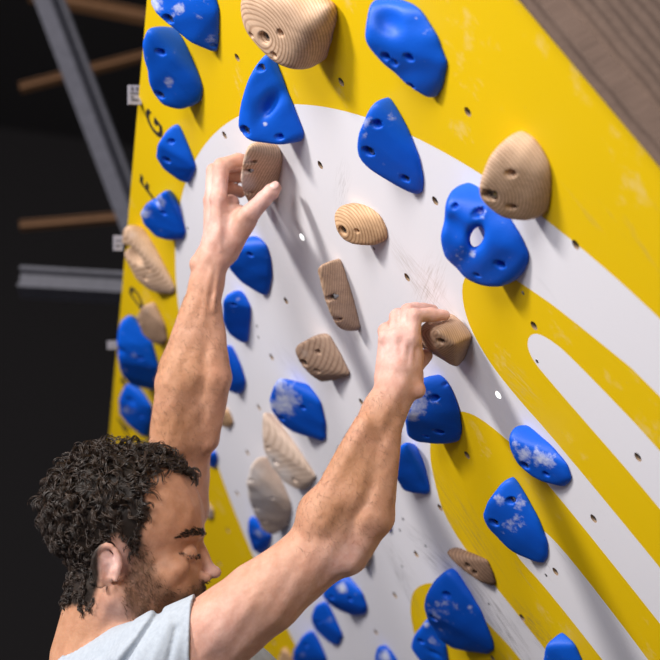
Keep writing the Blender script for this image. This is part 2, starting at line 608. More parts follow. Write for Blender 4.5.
def hold(label, mat, pts, holes=(), chalk=(), k=.28, name='climbing_hold', group=None, cut=(), ratio=.62, tunnel=None, adds=(), vox=.0019, rings=None):
    """a hold from points (pixel x, pixel y, height in cm); each raised point also gets a foot on the board"""
    P = np.array([(p[0], p[1]) for p in pts], float)
    hh = np.array([p[2] for p in pts], float)
    c0 = P.mean(0)
    out = (P - c0) / (np.linalg.norm(P - c0, axis=1)[:, None] + 1e-9)
    P = P + out * (np.where(hh > 1.2, 9.0, 3.0) * k)[:, None]
    mm = np.linalg.norm(unproj(*c0) - CAM_C) / FOC
    perp = P @ np.array([.8, -.6])
    w = (perp.max() - perp.min()) * mm * 100
    if ratio: hh = hh * (ratio * w / max(hh.max(), .1))
    hh = np.maximum(hh, .22)
    def build(P, hh):
        W = np.array([unproj(x, y, h / 100) for (x, y), h in zip(P, hh)]) * 100
        base = W.copy(); base[:, 2] = 0
        cen_ = unproj(*P.mean(0), 0) * 100
        for i in range(len(base)):          # keep each foot under the hold's own outline
            for _ in range(24):
                if hh[i] <= .4 or inside(P, project(base[i:i + 1] / 100))[0]: break
                base[i] += (cen_ - base[i]) * .06
        feet = base.copy(); feet[:, 2] = -1.4
        return np.vstack([W, base, feet])
    sets = [build(P, hh)]
    for ad in adds:
        sets.append(build(np.array([(p[0], p[1]) for p in ad], float), np.array([p[2] for p in ad], float)))
    planes = [hull_planes(s) for s in sets]
    allp = np.vstack(sets)
    lo, hi = allp.min(0) - .8, allp.max(0) + .8
    lo[2] = -1.2
    h = vox * 100
    dims = np.ceil((hi - lo) / h).astype(int) + 1
    cutsW = []
    def poly(Q):
        d = None
        for pl in planes:
            e = (Q @ pl[:, :3].T - pl[:, 3]).max(1)
            d = e if d is None else smin(d, e, .5)
        for c, r, kk in cutsW:
            q = (Q - c) / r
            k0 = np.linalg.norm(q, axis=1)
            e = (k0 - 1) * min(r)
            d = -smin(-d, e, kk)
        if tunnel:
            ta, tb, trx, try_ = tun
            ax = (tb - ta); ln = np.linalg.norm(ax); ax = ax / ln
            q = Q - ta
            s = q @ ax
            u1 = np.cross(ax, [0, 1, 0]); u1 /= np.linalg.norm(u1); u2 = np.cross(ax, u1)
            e = np.hypot((q @ u1) / trx, (q @ u2) / try_) - 1
            d = -smin(-d, e * min(trx, try_), .35)
        return d
    if tunnel:
        tx, ty, trx, try_ = tunnel
        cC, dr = camray(tx, ty)
        tb = unproj(tx, ty) * 100
        tun = (tb - dr * 8, tb, trx, try_)
    def hit(hx, hy):
        cC, dr = camray(hx, hy)
        t0 = np.linalg.norm(unproj(hx, hy, .12) - cC)
        t1 = np.linalg.norm(unproj(hx, hy, -.003) - cC)
        ts = np.linspace(t0, t1, 500)
        Q = (cC + ts[:, None] * dr) * 100
        dd = poly(Q)
        i = np.argmax(dd < 0)
        return (Q[i], dr) if dd[i] < 0 else (None, dr)
    for cx, cy, ch, r, kk in cut:      # carved hollows: pixel, depth of centre under the surface, radii, softness
        p, dr = hit(cx, cy)
        if p is not None: cutsW.append((p + dr * ch, np.array(r, float), kk))
    cyl = []
    bolts = []
    for hx, hy, r, typ in holes:
        p, dr = hit(hx, hy)
        if p is None: continue
        if typ == 'b':
            dep = max(p[2] - .75, .3)
            bolts.append((p[0], p[1], dep + .32, r / .62))
        else:
            dep = max(p[2] - .9, .2)
        cyl.append((p[0], p[1], dep, r))
    g = [lo[i] + h * np.arange(dims[i]) for i in range(3)]
    G = np.stack(np.meshgrid(*g, indexing='ij'), -1).reshape(-1, 3)
    D = np.concatenate([poly(G[i:i + 60000]) for i in range(0, len(G), 60000)])
    D = (blur(D.reshape(dims), k * .95 / h) - k * .12).ravel()
    seed = HOLD_N[0]; HOLD_N[0] += 1
    rs = np.random.RandomState(seed)
    for _ in range(5):   # hand-made unevenness
        kv = rs.normal(size=3) * .9
        D = D + .016 * np.sin(G @ kv + rs.uniform(0, 6))
    for cx, cy, dep, r in cyl:
        e = np.maximum(np.hypot(G[:, 0] - cx, G[:, 1] - cy) - r, dep - G[:, 2])
        D = -smin(-D, e, .10)
    D = np.maximum(D, -G[:, 2] - .03)
    V, F = surface_nets(D.reshape(dims), lo, h)
    org = np.array([allp[:, 0].mean(), allp[:, 1].mean(), 0.0])
    Vl = (V - org) / 100
    me = mesh_np(name, Vl, F, mat)
    cv_ = np.zeros(len(V))
    for cx, cy, rp, st in chalk:
        cC, dr = camray(cx, cy)
        q = V / 100 - cC
        dist = np.linalg.norm(q - (q @ dr)[:, None] * dr, axis=1)
        cv_ = np.maximum(cv_, st * np.exp(-(dist / (rp * mm)) ** 2))
    set_attr(me, 'chalk', cv_)
    lay = V[:, 2] + .30 * V[:, 1] - .12 * V[:, 0]
    if rings:                      # growth rings cut open around one spot of the face
        p, dr = hit(*rings)
        if p is not None: lay = V[:, 2] - .55 * np.hypot(V[:, 0] - p[0], V[:, 1] - p[1])
    set_attr(me, 'layer', lay / 100)
    o = link(bpy.data.objects.new(name, me))
    o.matrix_world = MW @ Matrix.Translation(Vector(org / 100))
    tag(o, label, 'climbing hold', group)
    for bx, by, bz, bs_ in bolts:
        bo = link(bpy.data.objects.new('bolt', BOLT), o)
        bo.location = ((bx - org[0]) / 100, (by - org[1]) / 100, bz / 100)
        bo.scale = (min(bs_, 1), min(bs_, 1), 1)
    return o


GB = 'blue plastic holds on the board'
GWD = 'wooden holds on the board'
def blue(label, *a, **k): return hold(label, BLUE, *a, group=GB, **k)
def wooden(label, mat, *a, **k): return hold(label, mat, *a, name='wooden_hold', group=GWD, **k)

blue('blue hold with a chalky upper rim, topmost of the holds near the painted letters',
     [(150, 3, 4.5), (158, 14, 4.5), (168, 22, 4), (190, 42, 2.5), (211, 53.5, .8), (216.5, 53, 0), (218, 35, 0), (218, 10, 0), (214, -6, 0), (200, -20, 0), (178, -22, 1.5), (158, -14, 3.5)],
     [(168, 19, .72, 'b'), (214, 46, .35, 's')], [(156, 4, 9, .8), (178, 9, 8, .75), (200, 18, 5, .7), (210, 38, 6, .4)])
blue('tall rounded blue hold with two dark pits, just above the painted letter G',
     [(142, 45, 4.5), (147, 31, 4), (155, 28, 2.6), (165, 29, 1), (178, 37, 0), (187, 53, 0), (197, 75, 0), (202, 89, 0), (199, 100, .3), (190, 106, 1), (175, 108, 2.3), (160, 102, 3.6), (151, 92, 4.3), (149, 78, 4.4), (146, 62, 4.6)],
     [(160, 52, .62, 's'), (159, 95, .72, 'b')], [(168, 83, 7, .62), (147, 57, 4, .5)], k=.45)
blue('triangular blue hold with a smooth hollow down its middle, right above the gripped wooden pinch',
     [(265, 53, 1), (275, 62, .2), (283, 85, 0), (292, 110, 0), (303, 133, 0), (301.7, 139, .1), (297, 143, .5), (275, 143.5, 3), (253, 142, 5), (242, 135, 5.5), (237.5, 128, 5.6), (239, 113, 5), (246.7, 88, 3.8), (254, 69, 2.2)],
     [(244.5, 131, .75, 'b'), (260, 68.5, .5, 'b'), (279, 137, .42, 's')], [(265, 124, 3, .8)], cut=[(270, 97, -1.0, (.8, 4.6, 1.5), .9)])
blue('large blue hold with a shelf and a shiny bolt, between the two pale wooden ones',
     [(371.7, 3.5, 3), (377, .5, 1.3), (388, .8, 0), (413, 6, 0), (421.7, 12.5, 0), (436.7, 38, 0), (446.7, 63, 0), (442, 88, 0), (434, 98, .3), (430, 99, .9), (423, 96.7, 1.6), (403, 82, 3.1), (371.7, 53, 5.6), (366.5, 41, 6), (370, 30, 5.4), (371, 12, 4)],
     [(386, 56.5, .55, 's'), (393.5, 62.5, .5, 'b'), (408.5, 57.5, .55, 's'), (411, 86, .4, 's')], [(416, 18, 2, .8), (424, 62, 3, .5)], k=.4, cut=[(388, 18, -.9, (2.8, 2.4, 1.4), .35)])
blue('leaf-shaped blue hold with three holes, straddling the top of the white disc edge',
     [(383, 96, .8), (387, 99, .2), (396.7, 113, 0), (408, 133, 0), (418, 158, 0), (423, 180, 0), (422.5, 191.7, 0), (416.7, 195, .2), (408, 193.5, .9), (390, 182, 2.5), (366.7, 167, 4.5), (358, 157, 5), (356, 148, 5.1), (359, 133, 4.9), (366, 115, 3.9), (374, 103, 2.5)],
     [(368, 151.5, .72, 'b'), (375.5, 124.5, .55, 's'), (404.5, 178.5, .55, 'b')], [(366, 122, 7, .72), (364, 137, 6, .6), (391, 117, 6, .5), (383, 164, 4, .4)], k=.4)
wooden('big pale wooden horn with growth rings around its bolt, top of the board', PLY,
     [(243, -2, 7), (241.7, 13, 8), (247.5, 31, 8), (258, 45, 7.8), (275, 59, 7), (291.7, 65, 5.6), (310, 65.5, 2.2), (317, 63, .8), (323, 55, 0), (329.5, 33, 0), (332, 17, 0), (331, 9, 0.3), (327, 6.5, 1.6), (313, 8, 3.2), (297, 8, 4.2), (283, 4, 5), (262, -8, 5.5), (249, -10, 6.5)],
     [(264.5, 37.5, .8, 'b'), (280.5, 33, .5, 's'), (251, 35, .35, 's'), (274, 55, .4, 's')], [(255, 8, 14, .35), (264, 38, 11, .3)], k=.8, rings=(268, 37), cut=[(305, -1, -.6, (3.2, 2.4, 2.0), .8)])
wooden('tan layered wooden pinch gripped by the raised left hand', PLY,
     [(247.5, 148, 5.2), (253, 144, 3.4), (270, 144, .6), (277.5, 151.7, 0), (281.5, 160, 0), (279, 168, 0), (274, 181, .4), (268, 195, .9), (262, 208, 2.2), (251, 208, 4.2), (244.5, 205, 5.2), (241.5, 199, 5.8), (240.3, 188, 6), (241, 168, 6), (244, 155, 5.8)],
     [(247, 171.5, .42, 'b'), (250.5, 162.5, .4, 's'), (248, 193, .38, 's')], [(245, 182, 14, 1.0), (246, 160, 8, .7)], k=.35)
wooden('small golden wooden knob with a bolt at its left end, below the leaf-shaped hold', PLYT,
     [(333, 216.5, 3.5), (340, 207.5, 2.2), (351.7, 205.3, .5), (371.7, 210, 0), (380, 217, 0), (385.5, 229, 0), (386.5, 238.5, 0), (380, 242.5, .4), (370, 244.3, 1.4), (351.7, 243.5, 3), (343, 239.5, 3.6), (336.5, 230, 4)],
     [(342, 231, .62, 'b'), (357, 231, .3, 's')], [(345, 215, 9, .3)], k=.35, rings=(344, 230))
wooden('narrow wooden bar with square corners, on white between the two hands', GRAIN,
     [(317.5, 271, 3.6), (320, 265, 3.4), (329, 261.5, 2), (338.7, 262, .3), (343, 269, 0), (352, 298, 0), (360, 328, 0), (357, 331.3, .2), (345, 330.5, 2.1), (337.5, 329, 3), (330, 311, 4), (323, 291, 4)],
     [(330.5, 298, .45, 'b'), (336.5, 319.5, .4, 's')], [(337, 270, 9, .35)], k=.16)
wooden('stubby brown wooden wedge with a worn chalky bolt face, below the narrow bar', BROWNW,
     [(294.5, 351, 4), (298, 346, 3.6), (313, 338, 1.9), (329, 336, .2), (340, 355, 0), (349.5, 374, 0), (346.7, 377, .2), (335, 380, .9), (320, 380.5, 2), (310, 374, 3.3), (301, 363.5, 4)],
     [(303.5, 363, .6, 'b'), (317.5, 352, .4, 's'), (317, 371, .38, 's')], [(305, 352, 9, .5), (306, 366, 6, .4)], k=.2)
wooden('faceted wooden block gripped by the nearer right hand', GRAIN,
     [(433, 338, 4.6), (436, 348, 4.6), (450, 315.5, .2), (462, 326, 0), (470.5, 337.5, 0), (457, 366.5, 1.3), (451, 364, 2.2), (437, 332, 4.4), (455, 344, 2.9), (420, 346, 4.0), (417, 331, 4.0), (427, 322, 2.6), (436, 318, 1.5)],
     [(440.5, 341, .45, 'b')], [(456, 326, 12, .3), (436, 345, 6, .5)], k=.12, ratio=None)
blue('wide blue jug with an oval hole through it, right side of the board',
     [(455, 187.5, 1.5), (465, 187, .3), (480, 192, 0), (497, 203, 0), (508.5, 220, 0), (520, 237, 0), (528.5, 254, 0), (526.7, 264, .1), (515, 278.5, .8), (497, 285.5, 1.9), (478, 283.5, 2.9), (465, 277, 3.5), (445, 255.5, 4.7), (441.8, 246, 5), (444, 225, 4.9), (446.7, 213, 4.3), (450, 200, 3.2), (452.5, 190.5, 2)],
     [(477, 213.5, .5, 's'), (499.5, 264.5, .6, 's'), (452, 208, .3, 's'), (477, 275, .3, 's')], [(462, 252, 13, .5), (447, 252, 8, .42), (472, 254, 5, .85), (479, 211, 6, .5)], k=.5,
     tunnel=(477.3, 236.5, .95, 1.75), cut=[(457, 231, -.2, (2.3, 1.8, 1.2), .8)])
wooden('bulbous pale wooden dome with contour rings, overlapping the wide blue jug', PLY,
     [(476, 194, 7.6), (478, 180, 7.6), (485, 163, 6.3), (496.7, 149, 4.2), (511, 138.5, 1.5), (523, 135.5, .3), (533, 140, 0), (543, 153, 0), (549, 168, 0), (550.5, 188, 0), (547, 210, .1), (541, 215, .6), (526.7, 217.5, 2), (508, 218.5, 4.2), (495, 215.5, 5.8), (481.7, 205.5, 7.2)],
     [(488.5, 195.5, .78, 'b'), (510, 174, .5, 's'), (511, 206.5, .42, 's'), (481, 197, .3, 's')], [(500, 150, 14, .25)], k=.75, rings=(489, 196))
blue('smooth blue hold half hidden behind the left wrist',
     [(243, 241, 1.6), (250, 239.5, .7), (260, 240, 0), (266, 246.7, 0), (270, 260, 0), (271, 276.7, 0), (268.5, 292, 0), (266, 296, .1), (258, 293.3, .8), (241.7, 280.5, 2.4), (230, 268.5, 3.5), (228, 262, 4), (233, 250, 3.4)],
     [(250, 254.5, .45, 'b')], [(235, 257, 2, .7)], k=.35)
blue('angular blue hold tucked against the right side of the left forearm',
     [(234, 290.5, 1.2), (241.7, 298, 0), (250, 308, 0), (249, 327, 0), (247.5, 341.5, 0), (244, 343, .1), (238, 341, .7), (226.7, 332, 2.4), (222, 324, 3), (222, 302, 3), (226, 296, 2.2)],
     [(232, 305, .4, 's')], [(238, 299, 3, .55)], k=.22)
blue('narrow curved blue hold peeking out right of the left elbow',
     [(225.5, 344, 1.2), (229, 349, .2), (233, 360, 0), (240, 366.7, 0), (245, 381, 0), (243.3, 390, 0), (238, 394, .4), (232, 393, 1), (222, 385, 3), (218, 365, 3.5), (219, 350, 2.7)], k=.3)
blue('blue hold coated white with chalk on its lip, above the long wooden wedge',
     [(278, 379, 2.8), (284, 381, 1.9), (291.7, 385.5, 1), (303, 391.5, .2), (313, 393, 0), (320, 403, 0), (325, 423, 0), (325.5, 438, 0), (322, 442, .1), (308, 435.5, 1), (291.7, 430.5, 2.1), (280, 422, 3.1), (270.5, 409, 4), (269.5, 401, 4), (274, 388, 3.5)],
     [(281, 418, .6, 'b'), (303, 407.5, .45, 's')], [(283, 403, 13, 1.0), (282, 388, 11, .8), (273, 405, 8, .8), (290, 412, 8, .7)], k=.28)
wooden('tip of a little tan wooden hold showing just right of the left elbow', PLYT,
     [(215, 420, 2), (218, 409, 1.6), (226, 410, .5), (230, 415, 0), (232.7, 423, 0), (230, 427, 0.1), (224, 428, .8)], k=.2)
wooden('long tan wooden wedge with a chalky front, upper of the pair above the right forearm', DUSTY,
     [(263, 413, 2.6), (266, 412, 1.4), (272, 420, .2), (288, 440, 0), (298, 456.7, 0), (316, 477, 0), (309, 486, .4), (303, 490.5, 1), (293, 487, 2.2), (281.7, 480, 3.3), (271.7, 465.5, 4.3), (265.5, 452, 4.7), (264, 440, 4.6), (263, 424, 3.6)],
     [(275.5, 462, .5, 'b'), (294.5, 480, .45, 's'), (268, 448, .3, 's')], [(270, 462, 9, .9), (283, 476, 10, .7)], k=.2)
wooden('broad chalk-dusted wooden wedge, lower of the pair above the right forearm', DUSTY,
     [(263, 456, 1), (268, 461.7, 0), (278, 481.7, 0), (289.5, 502, 0), (291, 511, 0), (286, 526, .4), (273, 533.5, 1.5), (266.7, 532, 2.2), (259, 526.5, 3), (249.5, 503, 4.1), (246.5, 484, 4.5), (249.5, 467, 3.6), (256, 458, 2.2)],
     [(250, 480.5, .35, 's'), (255.5, 508, .45, 'b'), (264, 521, .4, 's'), (272, 498, .3, 's')], [(255, 500, 20, .8), (252, 475, 12, .8)], k=.22)
blue('blue hold below the broad chalk-dusted wedge, touching the right forearm',
     [(251, 516.5, 1.9), (254, 518.5, 1), (260, 529, .4), (271, 536, 0), (268, 546, 0), (260, 556, .3), (253, 549, 2.5), (248, 533, 3.4), (248, 523, 3)],
     [(255.5, 540.5, .35, 's')], [(259, 533, 5, .5)], k=.22)
blue('rounded blue hold just behind the right wrist, dusted with chalk',
     [(420, 380, 2.2), (430, 379.5, 1.2), (441, 380.5, .2), (448, 385, 0), (453, 396, 0), (458.5, 413, 0), (461, 430, 0), (459, 440.5, 0), (452, 442.5, .4), (434, 442, 1.7), (415, 440, 3), (406, 434, 3.8), (407, 412, 4.4), (413, 388, 3.2)],
     [(434, 398, .5, 's'), (438, 431.5, .6, 's'), (444, 385, .25, 's'), (425, 436, .3, 's')], [(417, 405, 14, .75), (413, 415, 9, .8), (426, 393, 6, .5)], k=.4)
blue('dark-sided blue hold behind the right forearm, below the rounded dusted one',
     [(404, 441, 2.3), (409, 445, 1), (418, 461.7, 0), (428.5, 485, 0), (429.3, 491.7, 0), (426, 495, 0.1), (412, 492.5, 1.1), (401.7, 488.5, 2.1), (393, 472, 3.2), (396, 450, 3.2)], k=.3)
blue('sliver of a blue hold showing below the right forearm',
     [(384, 507, 1.1), (388, 512, .2), (390.3, 520, 0), (391, 532, 0), (385, 531.5, .9), (377, 521, 2.1)], k=.15)
wooden('grey wooden hold peeking out under the right elbow', DUSTY,
     [(350, 553, 2.6), (362, 544, 1), (371, 549, 0), (371.7, 557, 0), (367, 568, .4), (353, 567, 1.9)], k=.15)
blue('oval blue hold with a white chalk spot, under the right elbow',
     [(345, 576, .3), (351.7, 581.7, 0), (361.7, 593.5, 0), (366.7, 606.7, 0), (364.5, 614.5, 0), (355, 616, .4), (340, 608.5, 1.5), (330, 603, 2.4), (325.5, 598, 3), (323, 590, 3), (325, 584, 2.6), (335, 577, 1.3)],
     [(350, 599, .45, 's'), (332, 597, .4, 's')], [(341, 588, 6, .95), (339, 587, 10, .35)], k=.35)
blue('notched blue hold left of and below the oval one',
     [(321.7, 602.5, 1.2), (327.5, 608, .1), (335, 620, 0), (342.5, 636.7, 0), (339.5, 645, 0), (335, 645.5, .4), (328, 642, 1.1), (317, 630, 2), (312, 623, 2.6), (311.2, 616.7, 3), (315.5, 607, 2.1)],
     [(319, 622, .35, 's')], [(330, 619, 4, .6)], k=.22, cut=[(341, 641, 0, (.5, .5, .9), .1)])
blue('pointed blue hold at the bottom edge, left of the notched one',
     [(308, 631, 1), (313, 636.7, .1), (320, 648, 0), (326, 659, 0), (326, 670, 0), (314, 674, .8), (299, 668, 2.4), (292.5, 659, 3), (293, 652, 3), (301, 638.5, 2)],
     [(306, 645.5, .4, 's')], [(303, 655, 3, .6)], k=.25)
blue('chalky tip of a blue hold rising from the bottom edge on white',
     [(377.5, 646.5, 1.6), (385, 650, .1), (395, 659, 0), (402, 672, 0), (390, 678, .8), (376, 670, 2.6), (374.5, 657, 2.6)], (), [(384, 657, 9, .8)], k=.25)
blue('big smeared blue hold low on the board, right of the small yellow patch',
     [(446, 573.5, 1.5), (451, 573, .3), (458, 578, 0), (468, 593, 0), (480, 611.7, 0), (493, 643, 0), (493.5, 650, 0), (487, 654, .2), (470, 652, .9), (450, 645.5, 2), (439, 635.5, 3), (428, 619, 4.1), (424, 608, 4.6), (426.5, 598, 4.2), (435, 584, 2.5)],
     [(446.5, 595, .6, 's'), (433, 618, .65, 'b')], [(438, 608, 16, .5), (441, 622, 13, .45), (470, 607, 3, .7), (429, 604, 6, .6)], k=.4)
blue('small lumpy blue hold with a grooved lower end, touching the big smeared blue one',
     [(427, 619.5, 1.4), (436, 629, .3), (441, 638, 0), (446, 648, 0), (448, 662, 0), (440, 672, .7), (428, 668, 2.2), (419, 658, 3.3), (411.3, 648, 3.7), (411.7, 641, 3.5), (417, 634, 2.6)],
     [(421, 641.5, .5, 's')], [(426, 625, 3, .9), (434, 640, 6, .5)], k=.25, cut=[(436, 655, 0, (1.6, .5, .7), .3)])
blue('pear-shaped blue hold speckled with chalk, on the lower yellow band at the right',
     [(508, 478, 1), (513, 480, 0), (525, 496.7, 0), (537, 518, 0), (547, 543, 0), (547.3, 557, 0), (544, 563, .1), (537, 563, .5), (525, 558, 1.2), (512, 550, 2.1), (503, 542, 2.9), (488, 528, 4.1), (482.5, 516.5, 4.5), (486, 506, 4.1), (497, 496.5, 3), (502, 485, 1.8)],
     [(510, 501, .5, 'b'), (494, 522.5, .62, 'b')], [(521, 503, 8, .6), (512, 525, 11, .6), (499, 499, 8, .7), (500, 533, 8, .4)], k=.35)
blue('blue hold smeared white with chalk, above the pear-shaped one',
     [(516.7, 426, 1.6), (526.7, 431.7, .3), (537, 438, 0), (552, 449, 0), (566, 464, 0), (572, 480, 0), (562, 487, .4), (549, 481, 1.6), (540, 479.5, 2.2), (530, 473.5, 3.1), (517.5, 463.5, 4.1), (511.5, 451, 4.6), (511, 440, 4.4), (513, 431, 2.9)],
     [(524.5, 465.5, .62, 'b'), (546, 474, .4, 's')], [(524, 453, 9, .85), (538, 459, 9, .8), (517, 445, 7, .8), (548, 464, 9, .8), (529, 462, 5, .6)], k=.4)
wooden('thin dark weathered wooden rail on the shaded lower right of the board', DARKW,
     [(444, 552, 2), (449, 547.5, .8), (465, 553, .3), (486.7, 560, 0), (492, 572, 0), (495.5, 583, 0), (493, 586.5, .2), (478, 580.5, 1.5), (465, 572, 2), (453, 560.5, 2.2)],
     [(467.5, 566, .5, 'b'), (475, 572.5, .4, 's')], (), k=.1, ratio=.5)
blue('blue hold at the lower right, below the pear-shaped speckled one',
     [(546, 647, 2.6), (551, 641, 1.6), (562, 634, .2), (574, 645, 0), (584, 668, 0), (582, 684, 0), (566, 694, .8), (548, 682, 2.8), (541.5, 664, 3.4)], (), [(548, 655, 4, .4)], k=.3)
blue('small blue hold with a shiny bolt, beside the painted letter G',
     [(173, 124, .8), (181.7, 131.7, 0), (190, 153, 0), (195.3, 167.5, 0), (190, 180, 0), (186.7, 183.5, .3), (176.7, 179.5, 1.4), (161.7, 167, 3), (156, 157, 3.5), (157.5, 143, 3.3), (165, 132.5, 2)],
     [(166.5, 160, .6, 'b'), (171, 141.5, .4, 's')], [(160, 147, 3, .35)], k=.25)
blue('forked blue hold with two raised horns, beside the painted letter F',
     [(165, 192, 1.6), (169, 197, .1), (180, 216.7, 0), (185.3, 233, 0), (181.7, 239, .1), (168, 239.7, 1), (155, 235.5, 2.4), (143.5, 223.5, 3.5), (141, 214, 3.6), (144, 207.5, 3.3), (156, 200, 2)],
     [(163.5, 213, .45, 's')], [(145, 212, 8, .75), (160, 200, 7, .5), (164, 228, 4, .4)], k=.22, cut=[(152, 203, -.6, (1.0, 1.0, 1.3), .35)])
wooden('pale wooden hold with a deep oval pocket, left edge of the board', PLY,
     [(123, 231.7, 4.2), (128, 226.5, 3), (136.7, 228.5, .9), (146.7, 238, 0), (158, 256.5, 0), (171.7, 281.5, 0), (175.3, 290, 0), (172, 294.3, .1), (160, 293, 1), (148, 288, 2.1), (136.7, 277, 3.5), (125, 257, 4.5), (122, 243, 4.6)],
     [(148.5, 269.5, .45, 's'), (145.5, 278, .45, 'b')], [(132, 236, 10, .5), (150, 275, 12, .4)], k=.35, cut=[(133, 255, .5, (2.1, 1.9, 3.2), .12)])
wooden('small brown wooden lump between the painted letter D and the left forearm', GRAIN,
     [(142, 308.5, 2.2), (149, 304, 1), (154, 304.5, 0), (158, 312, 0), (164.5, 326, 0), (167, 340, 0), (163, 345.3, .1), (153, 342, 1.3), (143, 333, 2.4), (136.5, 319, 3)],
     [(139, 322, .35, 's')], [(146, 311, 7, .45)], k=.3)
blue('bean-shaped blue hold on the left edge, below the small brown wooden lump',
     [(128, 314, 1.2), (135, 323, 0), (143, 335, 0), (151.7, 345, 0), (158.3, 368, 0), (157, 383, 0), (153, 390, .1), (143, 388, 1), (128, 382, 2.4), (121.5, 373, 3.4), (122, 360, 3.5), (118, 345, 3.5), (119, 332, 2.8), (121.5, 324, 2)],
     [(140, 358, .5, 's')], [(134, 354, 4, .5), (148, 367, 3, .5), (125, 370, 3, .6)], k=.35, cut=[(119, 352, 0, (.6, .7, 1.0), .4)])
blue('dented blue hold on the left edge just above the dark hair',
     [(126, 384, 1.6), (131, 388, .6), (136, 393.5, .2), (143, 396.5, .1), (151, 407, 0), (151.5, 420, 0), (148, 436, .2), (141.7, 437.5, .9), (128, 423.5, 2.4), (120, 413, 3.1), (119, 402, 3.1), (122, 394, 2.4)],
     [(141, 416, .45, 's')], [(125.5, 411, 6, .6), (131, 411, 4, .6)], k=.3, cut=[(131, 403, -.2, (1.3, 1.1, .9), .5)])
blue('tiny corner of a blue hold showing between the left upper arm and the yellow edge',
     [(206, 456, 1.4), (213, 452, .7), (217.3, 461, 0), (214.5, 469, .1), (208, 467, .9)], k=.12)
wooden('scrap of a pale wooden hold seen past the forehead on yellow', DUSTY,
     [(204, 504, 1.2), (208, 505, .4), (213, 511, 0), (213.5, 518, 0), (207, 520, .7), (201, 512, 1.6)], k=.12)
wooden('scrap of a tan wooden hold at the bottom edge beside the grey shirt', PLYT,
     [(280, 650, .9), (286, 649, .1), (291, 657, 0), (295, 668, 0), (283, 672, .9), (277, 660, 1.5)], k=.12)

# ------------------------------------------------------------------ hall around the board
HALL = plain('dark_hall_lining', (0.012, 0.010, 0.010), 0.9)
MAT = plain('grey_floor_mat', (0.07, 0.07, 0.08), 0.8)
TRUSS = plain('grey_painted_steel', (0.10, 0.10, 0.12), 0.55)
BROWN = plain('brown_roof_timber', (0.14, 0.065, 0.025), 0.7)
PAPER = plain('off_white_plate', (0.30, 0.29, 0.34), 0.6)


def world_at(px, py, d):
    """world point on a pixel's sight line, d metres deep"""
    Xc = np.array([(px - 330) / FOC * d, (330 - py) / FOC * d, -d])
    return MW @ Vector(CAM_C + CAM_R.T @ Xc)


bm = bmesh.new(); add_box(bm, (-5.5, -7, -.12), (6, 7.2, 0))
tag(bm_obj('floor', bm, MAT), kind='structure')
bm = bmesh.new(); add_box(bm, (-5.5, 7.0, 0), (6, 7.2, 6.4))
tag(bm_obj('wall_back', bm, HALL), kind='structure')
bm = bmesh.new(); add_box(bm, (-5.5, -3.0, 6.2), (6, 7.0, 6.4))
tag(bm_obj('ceiling', bm, HALL), kind='structure')
bm = bmesh.new(); add_box(bm, (-5.7, -7, 0), (-5.5, 7.2, 6.4))
tag(bm_obj('wall_left', bm, HALL), kind='structure')
# timber cheek boxed along the right side of the board
bm = bmesh.new(); add_box(bm, (X0 - .02, Y1 + .002, -.20), (X1, Y1 + .030, .012))
add_box(bm, (X0 - .02, Y1 + .030, -.035), (X1, Y1 + .62, -.010))
o = bm_obj('trim_1', bm, SIDEW); o.matrix_world = MW; tag(o, kind='structure')


def beam(name, a, b_, w, hgt, mat, label, cat, group=None):
    v = b_ - a
    bm = bmesh.new()
    l = v.length
    # an I-section: two flanges and a web
    add_box(bm, (-w / 2, -hgt / 2, 0), (w / 2, -hgt / 2 + hgt * .16, l))
    add_box(bm, (-w / 2, hgt / 2 - hgt * .16, 0), (w / 2, hgt / 2, l))
    add_box(bm, (-w * .12, -hgt / 2 + hgt * .16, 0), (w * .12, hgt / 2 - hgt * .16, l))
    o = bm_obj(name, bm, mat)
    o.matrix_world = Matrix.Translation(a) @ v.to_track_quat('Z', 'Y').to_matrix().to_4x4()
    return tag(o, label, cat, group)


def beam_px(p0, p1, d0, d1, wpx, name, mat, label, ext=1.0):
    a, b_ = world_at(*p0, d0), world_at(*p1, d1)
    m = (d0 + d1) / 2 / FOC
    return beam(name, a, b_, wpx * m, wpx * m * .9, mat, label, 'beam')


beam_px((40, -25), (175, 330), 4.6, 4.6, 22, 'steel_beam', TRUSS, 'grey steel beam slanting down in the dark beyond the upper left edge of the board')
beam_px((20, 282), (160, 290), 4.5, 4.5, 26, 'steel_beam', TRUSS, 'grey steel beam lying level in the dark beyond the pocketed wooden hold')
beam_px((30, -6), (170, 22), 5.2, 5.2, 13, 'roof_timber', BROWN, 'brown timber high in the dark corner at the upper left')
beam_px((20, 88), (165, 50), 5.4, 5.4, 9, 'roof_timber', BROWN, 'thin brown timber crossing the dark behind the small white plate')
beam_px((20, 226), (160, 214), 5.2, 5.2, 9, 'roof_timber', BROWN, 'thin brown timber just above the level steel beam')


def plate(px, py, w, h_, label, marks):
    bm = bmesh.new()
    cC, dr = camray(px, py)              # fixed to the top edge of the board and its frame
    pos = cC + dr * ((X0 - .006 - cC[0]) / dr[0])
    m = np.linalg.norm(pos - CAM_C) / FOC
    add_box(bm, (-w * m / 2, -h_ * m / 2, -.004), (w * m / 2, h_ * m / 2, .004))
    o = bm_obj('small_plate', bm, PAPER)
    o.matrix_world = Matrix.Translation(MW @ Vector(pos)) @ SIGHT.to_quaternion().to_matrix().to_4x4() @ Matrix.Rotation(.25, 4, 'Y')
    bm = bmesh.new()
    for (x0, y0, x1, y1) in marks:
        add_box(bm, (x0 * m, y0 * m, .004), (x1 * m, y1 * m, .0052))
    bm_obj('printed_mark', bm, TRUSS, o)
    return tag(o, label, 'plate')


